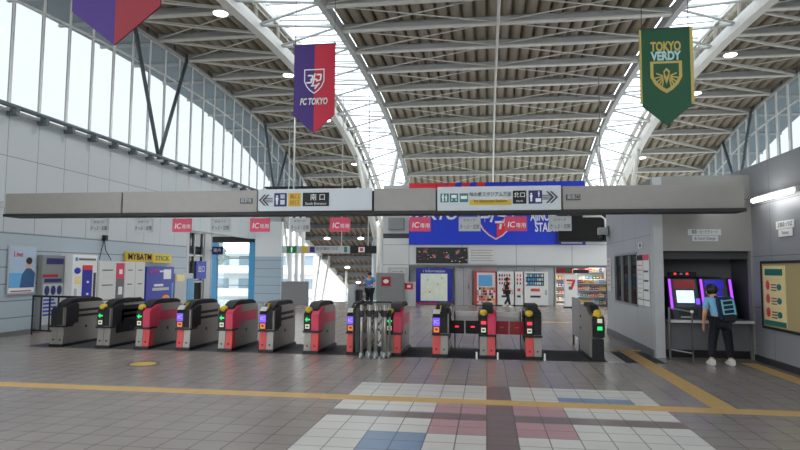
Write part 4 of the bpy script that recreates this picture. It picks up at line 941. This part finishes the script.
    h_ = MB(); h_.ball((0,0,0), .108, .112, .12, hair, 14, 10); o = h_.build('hair', t); o.location = hc+u*.035-fwd*.028; o.rotation_euler = u.to_track_quat('Z','Y').to_euler()
    f_ = MB(); 
    for sx in (-1,1): f_.ball((hc.x+sx*.1, hc.y, hc.z-.01), .012,.02,.03,'skin',8,6)
    f_.ball(tuple(hc+fwd*.1-u*.015), .014,.018,.018,'skin',8,6); f_.build('face_features', t)
    for sx in (-1,1): MB().ball(tuple(hc+fwd*.092+u*.01+Vector((sx*.035,0,0))), .012,.008,.008,'black',8,6).build('eye', t)
    MB().ball(tuple(hc+fwd*.09-u*.055), .025,.008,.006,'coral',8,6).build('mouth', t)
    return t
J = dict(pelvis=(0,-.02,.84), waist=(0,.04,.98), chest=(0,.14,1.13), neck=(-.01,.24,1.25), head=(-.02,.30,1.34),
         shl=(-.17,.16,1.2), ell=(-.23,.12,.95), wrl=(-.22,.22,.74), shr=(.17,.17,1.2), elr=(.22,.3,.99), wrr=(.12,.52,.95),
         hipl=(-.09,-.02,.8), knl=(-.13,.03,.45), anl=(-.17,0,.085), hipr=(.09,-.02,.8), knr=(.15,.04,.45), anr=(.18,.02,.085))
person('student in light blue shirt and dark trousers bending over the fare machine, seen from behind', (4.33, 12.12, 0), 0, J, 'shirt_blue', 'trousers')
t = thing('backpack', 'navy backpack with pale blue stripes worn by the bending student', 'backpack', (4.42, 12.04, .84)); 
MB().prism([(-.1,-.02),(.0,-.05),(.14,.38),(.1,.44),(-.02,.4),(-.14,.1)], 0, -.15, .15, 'pack').build('bag', t, bevel=.03)
for i in range(4): MB().beam((-.1,-.16+.032*i,.12+.08*i),(.1,-.15+.032*i,.145+.08*i), .02, .02, 'pack_stripe').build('stripe', t)
for sx in (-1,1): MB().beam((sx*.1,-.155,.12),(sx*.1,-.05,.38), .025, .02, 'pack_stripe').build('stripe', t)
for sx in (-1,1): MB().tube([(sx*.1,.1,.4),(sx*.12,.18,.44),(sx*.13,.26,.36)], .022, 'pack', 6).build('strap', t)
MB().box(-.11,.11,-.17,-.1,.0,.1,'soft_black').build('front_pocket', t, bevel=.015)
J2 = dict(pelvis=(0,0,.92), waist=(0,.01,1.06), chest=(0,.01,1.28), neck=(0,.02,1.45), head=(0,.04,1.54),
         shl=(-.19,.0,1.4), ell=(-.27,.05,1.15), wrl=(-.2,.25,1.1), shr=(.19,0,1.4), elr=(.27,.06,1.16), wrr=(.12,.27,1.2),
         hipl=(-.09,0,.88), knl=(-.1,.02,.48), anl=(-.1,-.01,.085), hipr=(.09,0,.88), knr=(.1,.03,.48), anr=(.1,0,.085))
person('man in blue polo shirt standing with bent arms beyond the folded barriers', (-4.98, 25.4, 0), math.radians(160), J2, 'polo_blue', 'trousers', shoe='soft_black', scale=.97)
J3 = dict(J2); J3.update(knl=(-.1,.12,.5), anl=(-.1,-.12,.12), knr=(.1,.06,.48), anr=(.1,.16,.085), wrl=(-.28,-.05,.95), wrr=(.28,.15,.98), ell=(-.26,-.08,1.16), elr=(.26,.04,1.16))
person('child in black clothes and white shoes walking in front of the vending machines', (.92, 28.9, 0), math.radians(-70), J3, 'soft_black', 'soft_black', scale=.83)

# ------------------------------------------------------------------ light and camera
def lamp(x, y, z, w, size=.4, col=(1,.97,.92), kind='POINT'):
    l = bpy.data.lights.new('lamp_light', kind); l.energy = w; l.color = col
    if kind == 'AREA': l.shape = 'RECTANGLE'; l.size, l.size_y = size
    else: l.shadow_soft_size = size
    if kind == 'SPOT': l.spot_size = math.radians(150); l.spot_blend = .6
    o = bpy.data.objects.new('lamp_light', l); C.objects.link(o); o.location = (x, y, z); return o
for (x, y) in [(-8.1,23.4),(-7.9,35.3),(8.95,23.2),(8.7,35.2),(9.1,27.4),(-8.1,29.4),(8.9,17),(-8.1,17),(8.95,10),(-8.1,10)]: lamp(x, y, gz(y)-.5, 600, .2, (1,.98,.95), 'SPOT')
lamp(5.0, 32, 2.1, 60, (1.4,.3), kind='AREA'); lamp(5.0, 34, 2.2, 60, (2,.3), kind='AREA')
lamp(4.95, 11.7, 3.05, 10, .1, (1,1,1))
wd = bpy.data.worlds.new('World'); bpy.context.scene.world = wd; wd.use_nodes = True
nt = wd.node_tree; bg = nt.nodes['Background']
bg.inputs['Color'].default_value = (.90, .95, 1.0, 1); bg.inputs['Strength'].default_value = 4.0

F = 600.; VX, VY, ROLL = 487., 270., math.radians(.35)
dx, dy = VX-400, VY-225
c, s = math.cos(-ROLL), math.sin(-ROLL); ux, uy = c*dx-s*dy, s*dx+c*dy
phi = math.atan(uy/F); psi = math.atan(ux*math.cos(phi)/F)
fw = Vector((-math.sin(psi)*math.cos(phi), math.cos(psi)*math.cos(phi), math.sin(phi)))
r = Vector((math.cos(psi), math.sin(psi), 0)); u = r.cross(fw)
c, s = math.cos(ROLL), math.sin(ROLL); Rr = r*c+u*s; Uu = -r*s+u*c
cam = bpy.data.cameras.new('Camera'); co = bpy.data.objects.new('Camera', cam); C.objects.link(co)
mw = Matrix.Identity(4)
for i in range(3): mw[i][0], mw[i][1], mw[i][2] = Rr[i], Uu[i], -fw[i]
mw[2][3] = 1.75; co.matrix_world = mw
cam.sensor_width = 36; cam.lens = F*36/800; cam.clip_start = .05; cam.clip_end = 500
bpy.context.scene.camera = co
vs_ = bpy.context.scene.view_settings
vs_.view_transform = 'Standard'; vs_.look = 'None'; vs_.gamma = 1; vs_.exposure = 0.0
try: vs_.use_curve_mapping = False
except Exception: pass
cy = bpy.context.scene.cycles
cy.max_bounces = 8; cy.diffuse_bounces = 5; cy.transparent_max_bounces = 16
